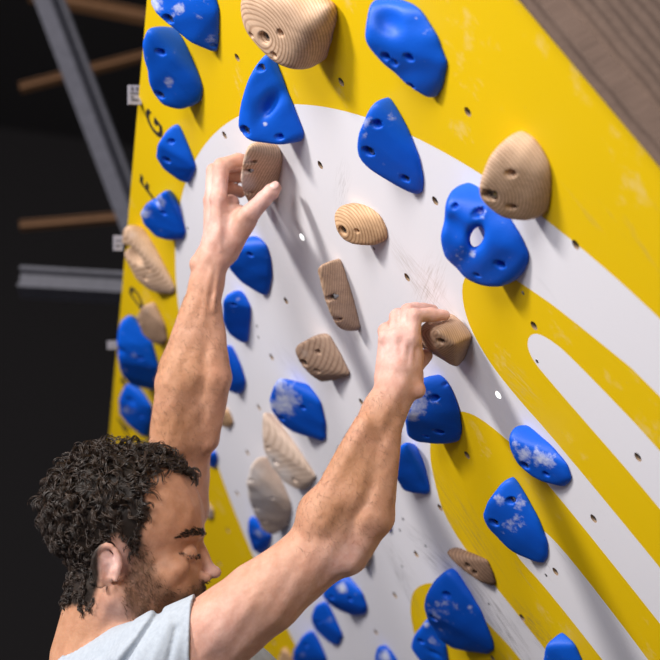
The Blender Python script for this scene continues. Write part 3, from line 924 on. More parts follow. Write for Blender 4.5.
plate(134.5, 95, 13, 19, 'small off-white plate fixed in the dark at the upper left edge of the board', [(-5, 1.0, 4.5, 2.2), (-4, 4, -2, 8), (1, 4, 3, 8), (-4, -6, 3, -4), (-4, -3, -2, -1)])
plate(118, 243, 9, 15, 'small off-white plate half behind the pocketed wooden hold', [(-3, 2, 3, 3), (-3, -4, 2, -2)])
plate(112, 345, 9, 8, 'small grey-white plate in the dark beside the bean-shaped hold', [(-3, -1, 3, 0)])
# steel posts and a rear frame carrying the board
FR = plain('black_frame_steel', (0.03, 0.03, 0.033), 0.5)
for k, y in enumerate((-1.5, 0.35)):
    a = MW @ Vector((0.1, y, -.10)); b_ = Vector((a.x, a.y + 3.4, 0.0))
    beam('frame_post', a, b_, .10, .10, FR, ('black steel post propping the back of the board, left one', 'black steel post propping the back of the board, right one')[k], 'post')
for k, y in enumerate((-1.5, -.6, 0.35)):
    bm = bmesh.new(); add_box(bm, (X0 + .05, y - .04, -.10), (X1 - .05, y + .04, -.0225))
    o = bm_obj('board_rib', bm, FR, wall)

# ------------------------------------------------------------------ the climber (modelled in centimetres along the sight axis, then set in the hall)
def q(px, py, d): return np.array([(px - 330) / FOC * d, (330 - py) / FOC * d, -d])
def w2c(x, y, z): return (CAM_R @ (np.array([x, y, z]) - CAM_C)) * 100
MC = np.array(SIGHT)


def to_world(V): return V / 100 @ MC[:3, :3].T + MC[:3, 3]


class Cone:
    def __init__(s, a, b_, ra, rb):
        s.a, s.b, s.ra, s.rb = np.array(a, float), np.array(b_, float), ra, rb
        s.c = (s.a + s.b) / 2; s.R = np.linalg.norm(s.b - s.a) / 2 + max(ra, rb)
    def __call__(s, Q):
        ab = s.b - s.a
        t = np.clip(((Q - s.a) @ ab) / (ab @ ab), 0, 1)
        return np.linalg.norm(Q - s.a - t[:, None] * ab, axis=1) - (s.ra + (s.rb - s.ra) * t)


class Ell:
    def __init__(s, c, r, rot=None):
        s.c, s.r = np.array(c, float), np.array(r, float)
        s.R = max(r); s.rot = rot
    def __call__(s, Q):
        p = Q - s.c
        if s.rot is not None: p = p @ s.rot
        k0 = np.linalg.norm(p / s.r, axis=1); k1 = np.linalg.norm(p / s.r ** 2, axis=1) + 1e-9
        return k0 * (k0 - 1) / k1


def rotz(deg):
    a = math.radians(deg)
    return np.array([[math.cos(a), -math.sin(a), 0], [math.sin(a), math.cos(a), 0], [0, 0, 1]])


class Grp:
    """a chain of shapes blended in order: ('u' add | 's' carve, shape, blend)"""
    def __init__(s, ops, fingers=(), fk=.55):
        s.ops, s.fingers, s.fk = ops, fingers, fk
        allp = [o[1] for o in ops if o[0] == 'u'] + list(fingers)
        c = np.mean([p.c for p in allp], 0)
        s.c = c; s.R = max(np.linalg.norm(p.c - c) + p.R for p in allp)
    def __call__(s, Q):
        c = (Q.min(0) + Q.max(0)) / 2; rad = np.linalg.norm(Q.max(0) - c)
        d = None
        for op, p, k in s.ops:
            if np.linalg.norm(p.c - c) - p.R - rad > 3.5 + k: continue
            e = p(Q)
            if op == 'u': d = e if d is None else smin(d, e, k)
            elif d is not None: d = -smin(-d, e, k)
        if d is None: d = np.full(len(Q), 5.0)
        if s.fingers:
            base = d
            for f in s.fingers:
                if np.linalg.norm(f.c - c) - f.R - rad > 3.5: continue
                d = np.minimum(d, smin(base, f(Q), s.fk))
        return d


def chain(pts, k=.25):
    return Grp([('u', Cone(a[:3], b_[:3], a[3], b_[3]), k) for a, b_ in zip(pts, pts[1:])])


def P4(px, py, d, r): return np.r_[q(px, py, d), r]


def sample(shape, lo, hi, h, extra=None):
    dims = np.ceil((np.array(hi) - np.array(lo)) / h).astype(int)
    dims = ((dims + 9) // 10) * 10
    D = np.full(tuple(dims), 9.0, np.float32)
    B = 10
    ax = [lo[i] + h * np.arange(dims[i]) for i in range(3)]
    for bi in range(0, dims[0], B):
        for bj in range(0, dims[1], B):
            # keep whole columns cheap: test a column of block centres at once
            ks = np.arange(0, dims[2], B)
            for bk in ks:
                cc = np.array([[ax[0][bi] + h * 4.5, ax[1][bj] + h * 4.5, ax[2][bk] + h * 4.5]])
                d0 = shape(cc)[0]
                if abs(d0) > h * 10 * 1.9:
                    D[bi:bi + B, bj:bj + B, bk:bk + B] = d0
                    continue
                G = np.stack(np.meshgrid(ax[0][bi:bi + B], ax[1][bj:bj + B], ax[2][bk:bk + B], indexing='ij'), -1).reshape(-1, 3)
                v = shape(G)
                if extra is not None: v = extra(G, v)
                D[bi:bi + B, bj:bj + B, bk:bk + B] = v.reshape(B, B, B)
    return surface_nets(D, lo, h)


def vnormals(V, F):
    n = np.cross(V[F[:, 2]] - V[F[:, 0]], V[F[:, 3]] - V[F[:, 1]])
    out = np.zeros_like(V)
    for i in range(4): np.add.at(out, F[:, i], n)
    return out / (np.linalg.norm(out, axis=1)[:, None] + 1e-12)


# ---- right arm (nearer)
DR = 243.0
rarm = Grp([
    ('u', Cone(q(396, 388, DR), q(384, 415, DR), 2.65, 2.75), .5),
    ('u', Cone(q(382, 412, DR), q(352, 492, DR), 2.5, 3.9), 1.2),
    ('u', Cone(q(352, 492, DR + .5), q(326, 545, DR + .5), 3.8, 4.0), 1.2),
    ('u', Cone(q(366, 425, DR - 1.6), q(322, 522, DR - 1.3), 1.6, 2.7), .5),      # extensor ridge
    ('u', Cone(q(391, 425, DR - 1.2), q(371, 515, DR - 1.0), 1.4, 3.0), .5),      # ulnar mass
    ('u', Cone(q(371, 515, DR - .8), q(350, 556, DR - .4), 2.8, 2.3), .6),
    ('u', Ell(q(342, 560, DR - 1.2), (1.9, 1.6, 2.0)), 1.0),                       # elbow point
    ('u', Cone(q(322, 549, DR + .5), q(264, 597, DR + .5), 4.1, 4.7), 1.6),
    ('u', Ell(q(318, 512, DR + .3), (2.6, 2.6, 3.0)), 2.2),                          # crook of the elbow
    ('u', Cone(q(264, 597, DR + .5), q(184, 660, DR + 2), 4.7, 5.6), 1.0),
    ('u', Cone(q(276, 577, DR - .6), q(219, 627, DR - .6), 3.0, 4.0), 1.0),        # biceps side
    ('u', Ell(q(418, 390, DR - .4), (1.0, 1.1, 1.2)), .7),                          # ulnar head
])
palm_r = Grp([
    ('u', Cone(q(398, 386, DR), q(400, 370, DR), 2.5, 2.3), .5),
    ('u', Cone(q(384, 378, DR + .8), q(387, 340, DR + 1.2), 1.25, 1.15), .9),
    ('u', Cone(q(393, 380, DR), q(396, 338, DR + .3), 1.45, 1.25), .8),
    ('u', Cone(q(402, 380, DR), q(405, 337, DR), 1.45, 1.25), .8),
    ('u', Cone(q(411, 380, DR + .2), q(412, 340, DR - .2), 1.4, 1.15), .8),
    ('u', Cone(q(410, 384, DR + 1.6), q(413, 355, DR + 1.2), 1.6, 1.4), .9),
    ('u', Cone(q(394, 384, DR - 1.6), q(388, 344, DR - .3), .32, .25), .45),       # tendons on the back of the hand
    ('u', Cone(q(398, 384, DR - 1.65), q(397, 342, DR - 1.0), .32, .28), .45),
    ('u', Cone(q(402, 384, DR - 1.65), q(406, 341, DR - 1.3), .32, .28), .45),
    ('u', Cone(q(407, 384, DR - 1.5), q(413, 344, DR - 1.35), .3, .25), .45),
    ('u', Ell(q(387, 338, DR + .4), (1.0, 1.0, 1.0)), .5), ('u', Ell(q(397, 336, DR - .3), (1.05, 1.05, 1.0)), .5),
    ('u', Ell(q(406, 336, DR - .5), (1.05, 1.05, 1.0)), .5), ('u', Ell(q(413, 339, DR - .6), (.95, .95, .95)), .5),
])
fr = [
    chain([P4(413, 340, DR - .4, 1.05), P4(414.5, 315.5, DR - .3, 1.0), P4(432, 315, DR + .8, .90), P4(445, 315.4, DR + 1.3, .72)]),
    chain([P4(405, 338, DR, 1.15), P4(408, 311, DR + 1.2, 1.02), P4(423, 310, DR + 3.2, .9), P4(433, 310.5, DR + 4.6, .76)]),
    chain([P4(396, 338, DR + .4, 1.15), P4(397.5, 317, DR + 2.4, 1.02), P4(412, 313, DR + 5.2, .9), P4(425, 314, DR + 7.2, .78)]),
    chain([P4(387, 340, DR + 1.2, 1.1), P4(386, 331, DR + 3.6, 1.0), P4(400, 322, DR + 7, .9), P4(412, 320, DR + 9, .76)]),
    chain([P4(402, 378, DR + 2.4, 1.45), P4(414, 366, DR + 4.2, 1.25), P4(421.2, 358.5, DR + 4.5, 1.1), P4(425.8, 355.2, DR + 4.9, .82)]),
]
hand_r = Grp(palm_r.ops, fr, .5)

# ---- left arm (farther)
DL = 272.0
larm = Grp([
    ('u', Cone(q(211, 262, DL), q(206, 285, DL), 2.45, 2.3), .5),
    ('u', Cone(q(206, 285, DL), q(190, 372, DL), 2.2, 4.3), 1.0),
    ('u', Cone(q(190, 372, DL), q(182, 432, DL + 1), 4.3, 4.4), 1.0),
    ('u', Cone(q(196, 305, DL - .8), q(176, 385, DL - 1.6), 1.8, 2.9), .6),        # outer mass
    ('u', Cone(q(176, 385, DL - 1.6), q(172, 440, DL - .8), 2.9, 3.2), .6),
    ('u', Cone(q(211, 310, DL - .6), q(213, 378, DL - 1.6), 1.6, 2.6), .5),        # inner mass
    ('u', Cone(q(213, 378, DL - 1.6), q(205, 438, DL - .2), 2.6, 2.1), .6),
    ('u', Ell(q(195.5, 264, DL - .3), (.75, 1.0, 1.1)), .6),                           # wrist bone
    ('u', Cone(q(184, 430, DL + 2), q(176, 505, DL + 4), 4.2, 4.4), 1.4),
    ('u', Cone(q(176, 505, DL + 4), q(140, 590, DL + 9), 4.5, 5.4), 1.2),
    ('u', Cone(q(212, 265, DL - 1.9), q(203, 315, DL - 2.4), .28, .35), .5),       # wrist tendon
    ('u', Cone(q(219, 262, DL - 1.7), q(213, 310, DL - 2.2), .26, .35), .5),
])
palm_l = Grp([
    ('u', Cone(q(215, 256, DL), q(220, 236, DL - .3), 2.45, 2.1), .5),
    ('u', Cone(q(222, 240, DL - .6), q(219.5, 200, DL - 1.3), 1.75, 1.3), .8),
    ('u', Cone(q(214, 240, DL + .4), q(214, 199, DL + .8), 1.5, 1.2), .8),
    ('u', Cone(q(213, 242, DL + 2), q(212, 202, DL + 3.2), 1.5, 1.2), .8),
    ('u', Cone(q(214, 244, DL + 3), q(213, 208, DL + 5.2), 1.4, 1.1), .8),
    ('u', Cone(q(228, 250, DL + .3), q(245, 220, DL - 2.0), 1.7, 1.55), 1.0),      # thumb base
    ('u', Cone(q(222, 222, DL + .2), q(238, 214, DL - .6), 1.5, 1.35), 1.2),       # web
    ('u', Cone(q(222, 215, DL + .6), q(231, 203, DL + 1.4), 1.4, 1.2), 1.0),
    ('u', Ell(q(218, 197, DL - 1.7), (1.05, 1.05, 1.0)), .5),
    ('u', Cone(q(220, 250, DL - 2.2), q(219, 203, DL - 2.3), .25, .25), .45),
    ('u', Cone(q(213, 250, DL - 1.6), q(213, 204, DL - .3), .25, .22), .45),
])
fl = [
    chain([P4(219, 199, DL - 1.2, 1.2), P4(221.5, 166.5, DL - 1.0, 1.08), P4(238, 159.5, DL + .2, .92), P4(249, 161, DL + 2.6, .78)]),
    chain([P4(213.5, 197, DL + .9, 1.15), P4(213.5, 170.5, DL + 2.0, 1.05), P4(230, 166, DL + 4.2, .92), P4(242, 168, DL + 6, .78)]),
    chain([P4(212, 200, DL + 3.3, 1.1), P4(213.5, 178, DL + 4.6, 1.0), P4(230, 175, DL + 6.6, .9), P4(242, 178, DL + 8, .76)]),
    chain([P4(212, 206, DL + 5.2, 1.05), P4(216, 191, DL + 6.0, 1.0), P4(229, 188.5, DL + 7.2, .95), P4(240, 192, DL + 8.4, .85)]),
    chain([P4(241, 225, DL - 1.6, 1.5), P4(250, 213.5, DL - 3.0, 1.28), P4(264, 199.5, DL - 3.8, 1.12), P4(272, 191.5, DL - 3.9, 1.1), P4(276, 187.5, DL - 3.7, .86)]),
]
hand_l = Grp(palm_l.ops, fl, .5)

# ---- head
DH = 258.0
PX = DH / FOC
def hp(px, py, z=0.0): return np.array([(px - 330) * PX, (330 - py) * PX, -DH + z])
def he(px, py, z, rx, ry, rz, rot=0): return Ell(hp(px, py, z), (rx * PX, ry * PX, rz * PX), rotz(rot) if rot else None)
def both(f): return [f(1), f(-1)]
hops = [
    ('u', he(122, 512, 0, 78, 66, 57), 1),
    ('u', he(158, 520, 0, 45.5, 44, 50), 1.5),
    ('u', he(157, 572, 0, 46, 50, 45), 1.5),
]
for sg in (1, -1):
    hops += [
        ('u', Cone(hp(120, 590, sg * 6.0), hp(180, 634, sg * 2.2), 1.6, 1.9), 1.6),
        ('u', he(173, 566, sg * 4.7, 20, 11, 9, 20), 1.0),
        ('u', Cone(hp(201, 534, sg * .8), hp(190, 533, sg * 4.1), .65, .6), .7),
        ('s', he(203.5, 548, sg * 3.7, 16, 10.5, 15), .45),
        ('u', he(189, 551.5, sg * 3.05, 9.8, 9.4, 9.8), .10),
        ('u', Cone(hp(180, 552, sg * 4.3), hp(199, 555, sg * 2.7), .26, .22), .15),
    ]
hops += [
    ('u', he(186, 594, 0, 17, 22, 28), 1.3),
    ('u', he(186, 632, 0, 15, 13, 17), 1.3),
    ('u', Cone(hp(197.5, 540), hp(208, 566), .62, .78), .7),
    ('u', Ell(hp(213.5, 572.0), (1.02, .88, .95)), .55),
    ('u', Cone(hp(207, 577, 1.15), hp(201, 574, 1.45), .62, .5), .3),
    ('u', Cone(hp(207, 577, -1.15), hp(201, 574, -1.45), .62, .5), .3),
    ('s', he(211, 581.5, .75, 4.5, 2.2, 3), .15), ('s', he(211, 581.5, -.75, 4.5, 2.2, 3), .15),
    ('u', Cone(hp(202.5, 597, 1.6), hp(205, 596, 0), .42, .52), .3), ('u', Cone(hp(202.5, 597, -1.6), hp(205, 596, 0), .42, .52), .3),
    ('u', Cone(hp(200.5, 604, 1.5), hp(203.5, 604.5, 0), .45, .6), .25), ('u', Cone(hp(200.5, 604, -1.5), hp(203.5, 604.5, 0), .45, .6), .25),
    ('u', Cone(hp(112, 585, 0), hp(96, 660, -.5), 5.6, 6.2), 2.0),
]
ears = []
for sg in (1, -1):
    pts = []
    for a in np.linspace(-2.2, 2.6, 14):
        pts.append(np.r_[hp(113 - 13 * math.sin(a) * (1 if abs(a) < 1.6 else .85), 560 - 21 * math.cos(a), sg * (7.4 + .35 * math.cos(a - .3) + .25 * (1 - math.cos(a)))), .34])
    e = [('u', Cone(a[:3], b_[:3], a[3], b_[3]), .12) for a, b_ in zip(pts, pts[1:])]
    e += [('u', he(111, 561, sg * 7.25, 11.5, 18, 3.0), .3), ('u', Ell(hp(118, 582, sg * 7.2), (.62, .75, .4)), .3),
          ('u', Cone(hp(106, 552, sg * 7.6), hp(108, 572, sg * 7.6), .25, .28), .2),
          ('s', he(115, 564, sg * 7.9, 6, 8.5, 4.5), .25), ('u', Ell(hp(121, 564, sg * 7.4), (.4, .55, .35)), .25)]
    ears.append(Grp(e))
head = Grp(hops + [('u', e, .4) for e in ears])

# ---- trunk
trunk = Grp([
    ('u', Ell(q(185, 748, 262), (14.5, 15, 14.0)), 2),
    ('u', Cone(q(172, 660, 247), q(112, 690, 256), 5.8, 7.2), 2.5),
    ('u', Cone(q(112, 690, 258), q(128, 625, 284), 7.0, 5.6), 2.5),
    ('u', Cone(q(165, 800, 258), q(150, 1030, 241), 13.0, 13.0), 3),
])


class Body:
    def __init__(s): s.parts = [rarm, larm, head, trunk, hand_r, hand_l]
    def __call__(s, Q):
        c = (Q.min(0) + Q.max(0)) / 2; rad = np.linalg.norm(Q.max(0) - c)
        def far(p): return np.linalg.norm(p.c - c) - p.R - rad > 5
        d = np.full(len(Q), 4.5)
        for p, k in ((trunk, 1), (rarm, 2.5), (larm, 2.0)):
            if not far(p): d = smin(d, p(Q), k)
        if not far(head):
            # the head meets the trunk at the neck and stays clear of the arms
            dh = head(Q)
            dt = trunk(Q) if not far(trunk) else np.full(len(Q), 4.5)
            d = np.minimum(d, smin(dt, dh, 2.0))
        for p in (hand_r, hand_l):
            if not far(p): d = smin(d, p(Q), .5)
        return d


rsb = np.random.RandomState(4)
WV = [(rsb.normal(size=3) * f, a) for f, a in ((.9, .05), (1.3, .045), (2.0, .03), (2.6, .022), (3.5, .012), (5, .008))]
def flesh(G, v):
    for kv, a in WV: v = v + a * np.sin(G @ kv + a * 300)
    return v


lo = np.array([-52.0, -98.0, -298.0]); hi = np.array([17.0, 25.5, -226.0])
lo[1] = -60
V, F = sample(Body(), lo, hi, .22, flesh)
VN = vnormals(V, F)


def pxy(V): return np.c_[330 + FOC * V[:, 0] / -V[:, 2], 330 - FOC * V[:, 1] / -V[:, 2]]


VP = pxy(V)
dep = -V[:, 2]


def blob(V, px, py, d, r): return np.exp(-((V - q(px, py, d)) ** 2).sum(1) / r ** 2)


near_head = (np.abs(V[:, 2] + DH) < 9.5) & (VP[:, 0] < 226) & (VP[:, 1] > 425)


def chunked(f, V): return np.concatenate([f(V[i:i + 4000]) for i in range(0, len(V), 4000)])


d_head = chunked(lambda Q: head(Q), V)
is_head = np.abs(d_head) < .35
hair_poly = np.array([(190, 479), (180, 472), (168, 467.5), (150, 468), (145, 480), (143, 495), (149, 505), (152, 513), (146, 521), (142, 532), (142, 547), (131, 552), (126, 540), (118, 534), (106, 538), (99, 552), (100, 580), (92, 606), (62, 606), (44, 570), (36, 510), (46, 450), (80, 425), (150, 425), (196, 450), (202, 470)], float)
beard_poly = np.array([(131, 540), (146, 543), (151, 556), (156, 572), (166, 586), (178, 593), (190, 588), (199, 580), (213, 582), (215, 594), (208, 606), (204, 625), (190, 652), (150, 640), (130, 620), (122, 600), (126, 575), (131, 556)], float)


def soft(poly, P, r):
    acc = np.zeros(len(P))
    for a in np.linspace(0, 2 * np.pi, 9)[:-1]:
        for rr in (.5, 1.0): acc += inside(poly, P + rr * r * np.array([math.cos(a), math.sin(a)]))
    return acc / 16


hair_m = soft(hair_poly, VP, 3) * is_head
beard_m = soft(beard_poly, VP, 6) * is_head
pink = np.zeros(len(V))
for px, py, d, r, s in ((398, 345, DR, 5.5, 1), (408, 318, DR + 1, 4, 1), (440, 317, DR + 2, 3, 1), (425, 352, DR + 3, 3, .8), (218, 190, DL, 5, 1), (216, 228, DL, 4.5, .95), (262, 200, DL - 4, 4, 1), (215, 250, DL, 2.5, .5),
                        (344, 560, DR - 2, 3.2, 1), (112, 562, DH - 7.5, 3, 1), (214, 572, DH, 2.0, .9), (118, 605, DH - 6, 3.0, .6), (225, 640, DR - 5, 5, .6), (290, 600, DR - 4, 4, .3)):
    pink = np.maximum(pink, s * blob(V, px, py, d, r))
tan = np.zeros(len(V))
for px, py, d, r, s in ((178, 370, DL - 3, 6.5, 1), (170, 425, DL - 3, 5.5, 1), (190, 310, DL - 2, 4.5, .7), (350, 470, DR - 4, 6, 1), (330, 510, DR - 4, 6, .9), (375, 420, DR - 3, 4, .9)):
    tan = np.maximum(tan, s * blob(V, px, py, d, r))
tan = np.maximum(tan, np.where(is_head, .75, 0) * (1 - .0 * pink))
lips = is_head * np.maximum(blob(V, 204, 597, DH, .9), blob(V, 203, 604, DH, .9))

SKIN, nt, b = new_mat('skin')
oc = objco(nt)
n1 = noise(nt, oc, 60, 5, 0.65)
n2 = noise(nt, oc, 18, 3, 0.5)
base = mix(nt, ramp(nt, n1, [(0.35, 0.0), (0.7, 1.0)]), (0.52, 0.27, 0.18), (0.62, 0.35, 0.25))
base = mix(nt, ramp(nt, n2, [(0.45, 0.0), (0.7, 0.35)]), base, (0.58, 0.26, 0.19))
tn = mix(nt, ramp(nt, n1, [(0.3, 0.0), (0.72, 1.0)]), (0.38, 0.175, 0.080), (0.50, 0.25, 0.13))
base = mix(nt, math_n(nt, 'MULTIPLY', attr(nt, 'tan'), 0.85), base, tn)
pk = mix(nt, ramp(nt, n1, [(0.3, 0.0), (0.7, 1.0)]), (0.64, 0.345, 0.30), (0.78, 0.53, 0.48))
base = mix(nt, math_n(nt, 'MULTIPLY', attr(nt, 'pink'), 0.85), base, pk)
base = mix(nt, math_n(nt, 'MULTIPLY', attr(nt, 'lips'), 0.7), base, (0.45, 0.15, 0.12))
base = mix(nt, math_n(nt, 'MULTIPLY', attr(nt, 'beard'), math_n(nt, 'ADD', 0.38, math_n(nt, 'MULTIPLY', n2, 0.7))), base, (0.115, 0.055, 0.03))
base = mix(nt, attr(nt, 'hair'), base, (0.02, 0.013, 0.009))
L(nt, base, b.inputs['Base Color'])
b.inputs['Roughness'].default_value = 0.52
b.inputs['Specular IOR Level'].default_value = 0.3
b.inputs['Subsurface Weight'].default_value = 0.12
b.inputs['Subsurface Radius'].default_value = (0.010, 0.004, 0.002)
b.inputs['Subsurface Scale'].default_value = 0.6
mpb = N(nt, 'ShaderNodeMapping'); mpb.inputs['Scale'].default_value = (1, 1, 1); L(nt, oc, mpb.inputs['Vector'])
bump(nt, b, math_n(nt, 'ADD', noise(nt, oc, 190, 5, 0.7), math_n(nt, 'MULTIPLY', noise(nt, oc, 45, 3), 1.2)), 0.35, 0.0018)

me = mesh_np('body', to_world(V), F, SKIN)
for nm, v in (('pink', pink), ('tan', tan), ('hair', hair_m), ('beard', beard_m), ('lips', lips)): set_attr(me, nm, v)
anchor = to_world(q(165, 720, 255)[None])[0]
person = bpy.data.objects.new('person', None)
link(person)
person.location = anchor
tag(person, 'man in a light grey t-shirt hanging by both hands from two wooden holds, eyes lowered', 'person')


def attach(name, me, kind=None, label=None):
    me.transform(Matrix.Translation(-Vector(anchor)))
    o = link(bpy.data.objects.new(name, me), person)
    if kind: o['kind'] = kind
    if label: o['label'] = label
    return o


attach('body', me)


# ---- strands: little tapering tubes
class Strands:
    def __init__(s, sides=4): s.V, s.F, s.n, s.sides = [], [], 0, sides
    def add(s, pts, r0, r1):
        pts = np.asarray(pts)
        t = np.gradient(pts, axis=0); t /= np.linalg.norm(t, axis=1)[:, None] + 1e-9
        up = np.array([.31, .87, .38]); u = np.cross(t, up); u /= np.linalg.norm(u, axis=1)[:, None] + 1e-9
        w = np.cross(t, u)
        m = len(pts)
        rr = np.linspace(0, 1, m) ** 1.5 * (r1 - r0) + r0
        a = np.arange(s.sides) * 2 * np.pi / s.sides
        ring = pts[:, None] + rr[:, None, None] * (np.cos(a)[None, :, None] * u[:, None] + np.sin(a)[None, :, None] * w[:, None])
        s.V.append(ring.reshape(-1, 3))
        i, j = np.meshgrid(np.arange(m - 1), np.arange(s.sides), indexing='ij')
        j2 = (j + 1) % s.sides
        s.F.append(np.stack([i * s.sides + j, i * s.sides + j2, (i + 1) * s.sides + j2, (i + 1) * s.sides + j], -1).reshape(-1, 4) + s.n)
        s.n += m * s.sides
    def mesh(s, name, mat): return mesh_np(name, to_world(np.concatenate(s.V)), np.concatenate(s.F), mat)


def hairmat(name, a, b_, rough=.42):
    m, nt, b = new_mat(name)
    L(nt, mix(nt, ramp(nt, noise(nt, objco(nt), 90, 2), [(0.35, 0.0), (0.7, 1.0)]), a, b_), b.inputs['Base Color'])
    b.inputs['Roughness'].default_value = rough
    b.inputs['Specular IOR Level'].default_value = .45
    return m


HAIR = hairmat('dark_brown_hair', (0.012, 0.007, 0.005), (0.045, 0.026, 0.016))
BEARD = hairmat('brown_beard_hair', (0.07, 0.032, 0.016), (0.24, 0.13, 0.07), .5)
FUZZ = hairmat('brown_arm_hair', (0.12, 0.06, 0.03), (0.22, 0.12, 0.06), .5)

rs = np.random.RandomState(11)
d_ear = np.minimum(chunked(lambda Q: ears[0](Q), V), chunked(lambda Q: ears[1](Q), V))
cand = np.nonzero((hair_m > .55) & (d_ear > .5))[0]
hs = Strands(4)
pick = rs.choice(cand, 950, replace=len(cand) < 950)
for vi in pick:
    p, n = V[vi], VN[vi]
    flow = np.array([.75, -.15, 0]) if VP[vi, 0] > 115 and VP[vi, 1] < 500 else np.array([.1, -1, 0])
    t = flow + rs.normal(size=3) * .65
    t = t - (t @ n) * n; t /= np.linalg.norm(t) + 1e-9
    w = np.cross(n, t)
    edge = VP[vi, 1] > 512
    front = VP[vi, 0] > 165 and not edge
    ln = rs.uniform(2.2, 3.8) * (.55 if edge else .8 if front else 1)
    hr = rs.uniform(.26, .50) * (.7 if edge else 1); tw = rs.uniform(.8, 1.5) * 2 * np.pi; ph = rs.uniform(0, 6.28)
    lift = rs.uniform(.4, 1.5) * (.45 if edge else 1.0)
    u = np.linspace(0, 1, 14)[:, None]
    env = np.minimum(1, u * 4)
    curve = p + t * ln * u + n * (lift * np.sqrt(u) - .5 * u * u * ln * .35) + env * hr * (np.cos(ph + tw * u) * n + np.sin(ph + tw * u) * w)
    for k_ in range(5):
        off = rs.normal(size=3) * .10
        hs.add(curve + off * (1 + .6 * u) + rs.normal(size=3) * .02, rs.uniform(.055, .085), .025)
attach('hair', hs.mesh('hair', HAIR), 'stuff', 'short dark curly hair')

bs = Strands(3)
cand = np.nonzero((beard_m > .35) & (hair_m < .3) & (d_ear > .4))[0]
for vi in rs.choice(cand, 4200):
    if rs.rand() > beard_m[vi]: continue
    p, n = V[vi] + rs.normal(size=3) * .08, VN[vi]
    t = np.array([.5, -.8, 0]) + rs.normal(size=3) * .5
    t = t - (t @ n) * n; t /= np.linalg.norm(t) + 1e-9
    ln = rs.uniform(.35, .75)
    u = np.linspace(0, 1, 4)[:, None]
    bs.add(p + t * ln * u + n * (.28 * u - .12 * u * u), .035, .012)
attach('beard', bs.mesh('beard', BEARD), 'stuff', 'short brown beard and moustache')

# eyebrows and lashes: both sides of the face
for nm, poly_, nn, rr, ll in (('eyebrow', [(176, 538), (184, 531.5), (196, 528), (208, 530.5), (207.5, 535.5), (196, 535), (186, 537.5)], 260, .05, .8),
                              ('eyelashes', [(179, 550.5), (188, 554), (200, 553.5), (200, 558), (188, 558), (179, 554)], 200, .022, .26)):
    for sg in (1, -1):
        st = Strands(3)
        m = inside(np.array(poly_, float), VP) & is_head & ((V[:, 2] + DH) * sg > .9) & (VN[:, 0] + .8 * VN[:, 2] * sg > .05)
        cand = np.nonzero(m)[0]
        if len(cand) == 0: continue
        for vi in rs.choice(cand, nn):
            p, n = V[vi] + rs.normal(size=3) * .05, VN[vi]
            t = (np.array([-.8, .15, sg * .5]) if nm == 'eyebrow' else np.array([.6, -.9, sg * .3])) + rs.normal(size=3) * .2
            t = t - (t @ n) * n * .8; t /= np.linalg.norm(t) + 1e-9
            u = np.linspace(0, 1, 4)[:, None]
            st.add(p + t * ll * u * rs.uniform(.6, 1) + n * (.12 * u + .03), rr, .015)
        attach(nm, st.mesh(nm, HAIR), 'stuff')

# fine hair along the forearms
fz = Strands(3)
cand = np.nonzero((tan > .3) & ~is_head & (pink < .4))[0]
for vi in rs.choice(cand, 2200):
    p, n = V[vi] + rs.normal(size=3) * .06, VN[vi]
    t = np.array([.35, -.6, .1]) + rs.normal(size=3) * .5
    t = t - (t @ n) * n; t /= np.linalg.norm(t) + 1e-9
    u = np.linspace(0, 1, 4)[:, None]
    fz.add(p + t * rs.uniform(.4, 1.0) * u + n * (.18 * u - .1 * u * u), .011, .006)
attach('arm_hair', fz.mesh('arm_hair', FUZZ), 'stuff')

# thumb nail
NAIL = plain('thumb_nail', (0.76, 0.47, 0.41), 0.3, 0, .04)
bm = bmesh.new()
bmesh.ops.create_uvsphere(bm, u_segments=20, v_segments=12, radius=1)
for v in bm.verts: v.co = (v.co.x * .0072, v.co.y * .0056, v.co.z * .0020)
men = bpy.data.meshes.new('thumbnail'); bm.to_mesh(men); bm.free(); men.materials.append(NAIL)
for p_ in men.polygons: p_.use_smooth = True
ctr = to_world((q(274.5, 188.5, DL - 3.75) + np.array([.02, .34, 1.12]))[None])[0]
nrm = np.array([-.05, .25, 1.0]); nrm /= np.linalg.norm(nrm)
xa = q(276, 187.5, DL - 3.7) - q(264, 199.5, DL - 3.8); xa -= (xa @ nrm) * nrm; xa /= np.linalg.norm(xa); ya = np.cross(nrm, xa)
Rn = MC[:3, :3] @ np.c_[xa, ya, nrm]
men.transform(Matrix([list(Rn[i]) + [ctr[i]] for i in range(3)] + [[0, 0, 0, 1]]))
attach('thumbnail', men)

# ---- t-shirt
hem_n = np.array([1.0, .0, .04]); hem_n /= np.linalg.norm(hem_n)
hem_c = q(203, 640, 246)
shirt_shape = Grp([
    ('u', Ell(q(188, 744, 262), (16.9, 16.2, 15.5)), 2),
    ('u', Cone(q(160, 668, DR + 3), q(112, 692, 256), 6.6, 8.4), 1.0),
    ('u', Cone(q(112, 692, 258), q(128, 628, 284), 8.2, 6.6), 2.5),
    ('u', Cone(q(128, 628, 284), q(146, 577, 280.5), 6.4, 6.1), 1.5),
    ('u', Cone(q(165, 800, 258), q(150, 1000, 243), 14.4, 14.6), 3),
])
arm_cav = Grp([('u', Cone(q(262, 594, DR + .5), q(205, 640, DR + 1.3), 5.2, 5.6), .5), ('u', Cone(q(205, 640, DR + 1.3), q(180, 660, DR + 2), 5.6, 5.7), .5)])


sleeve = Cone(q(232, 624, DR + .8), q(164, 666, DR + 3), 5.65, 6.85)


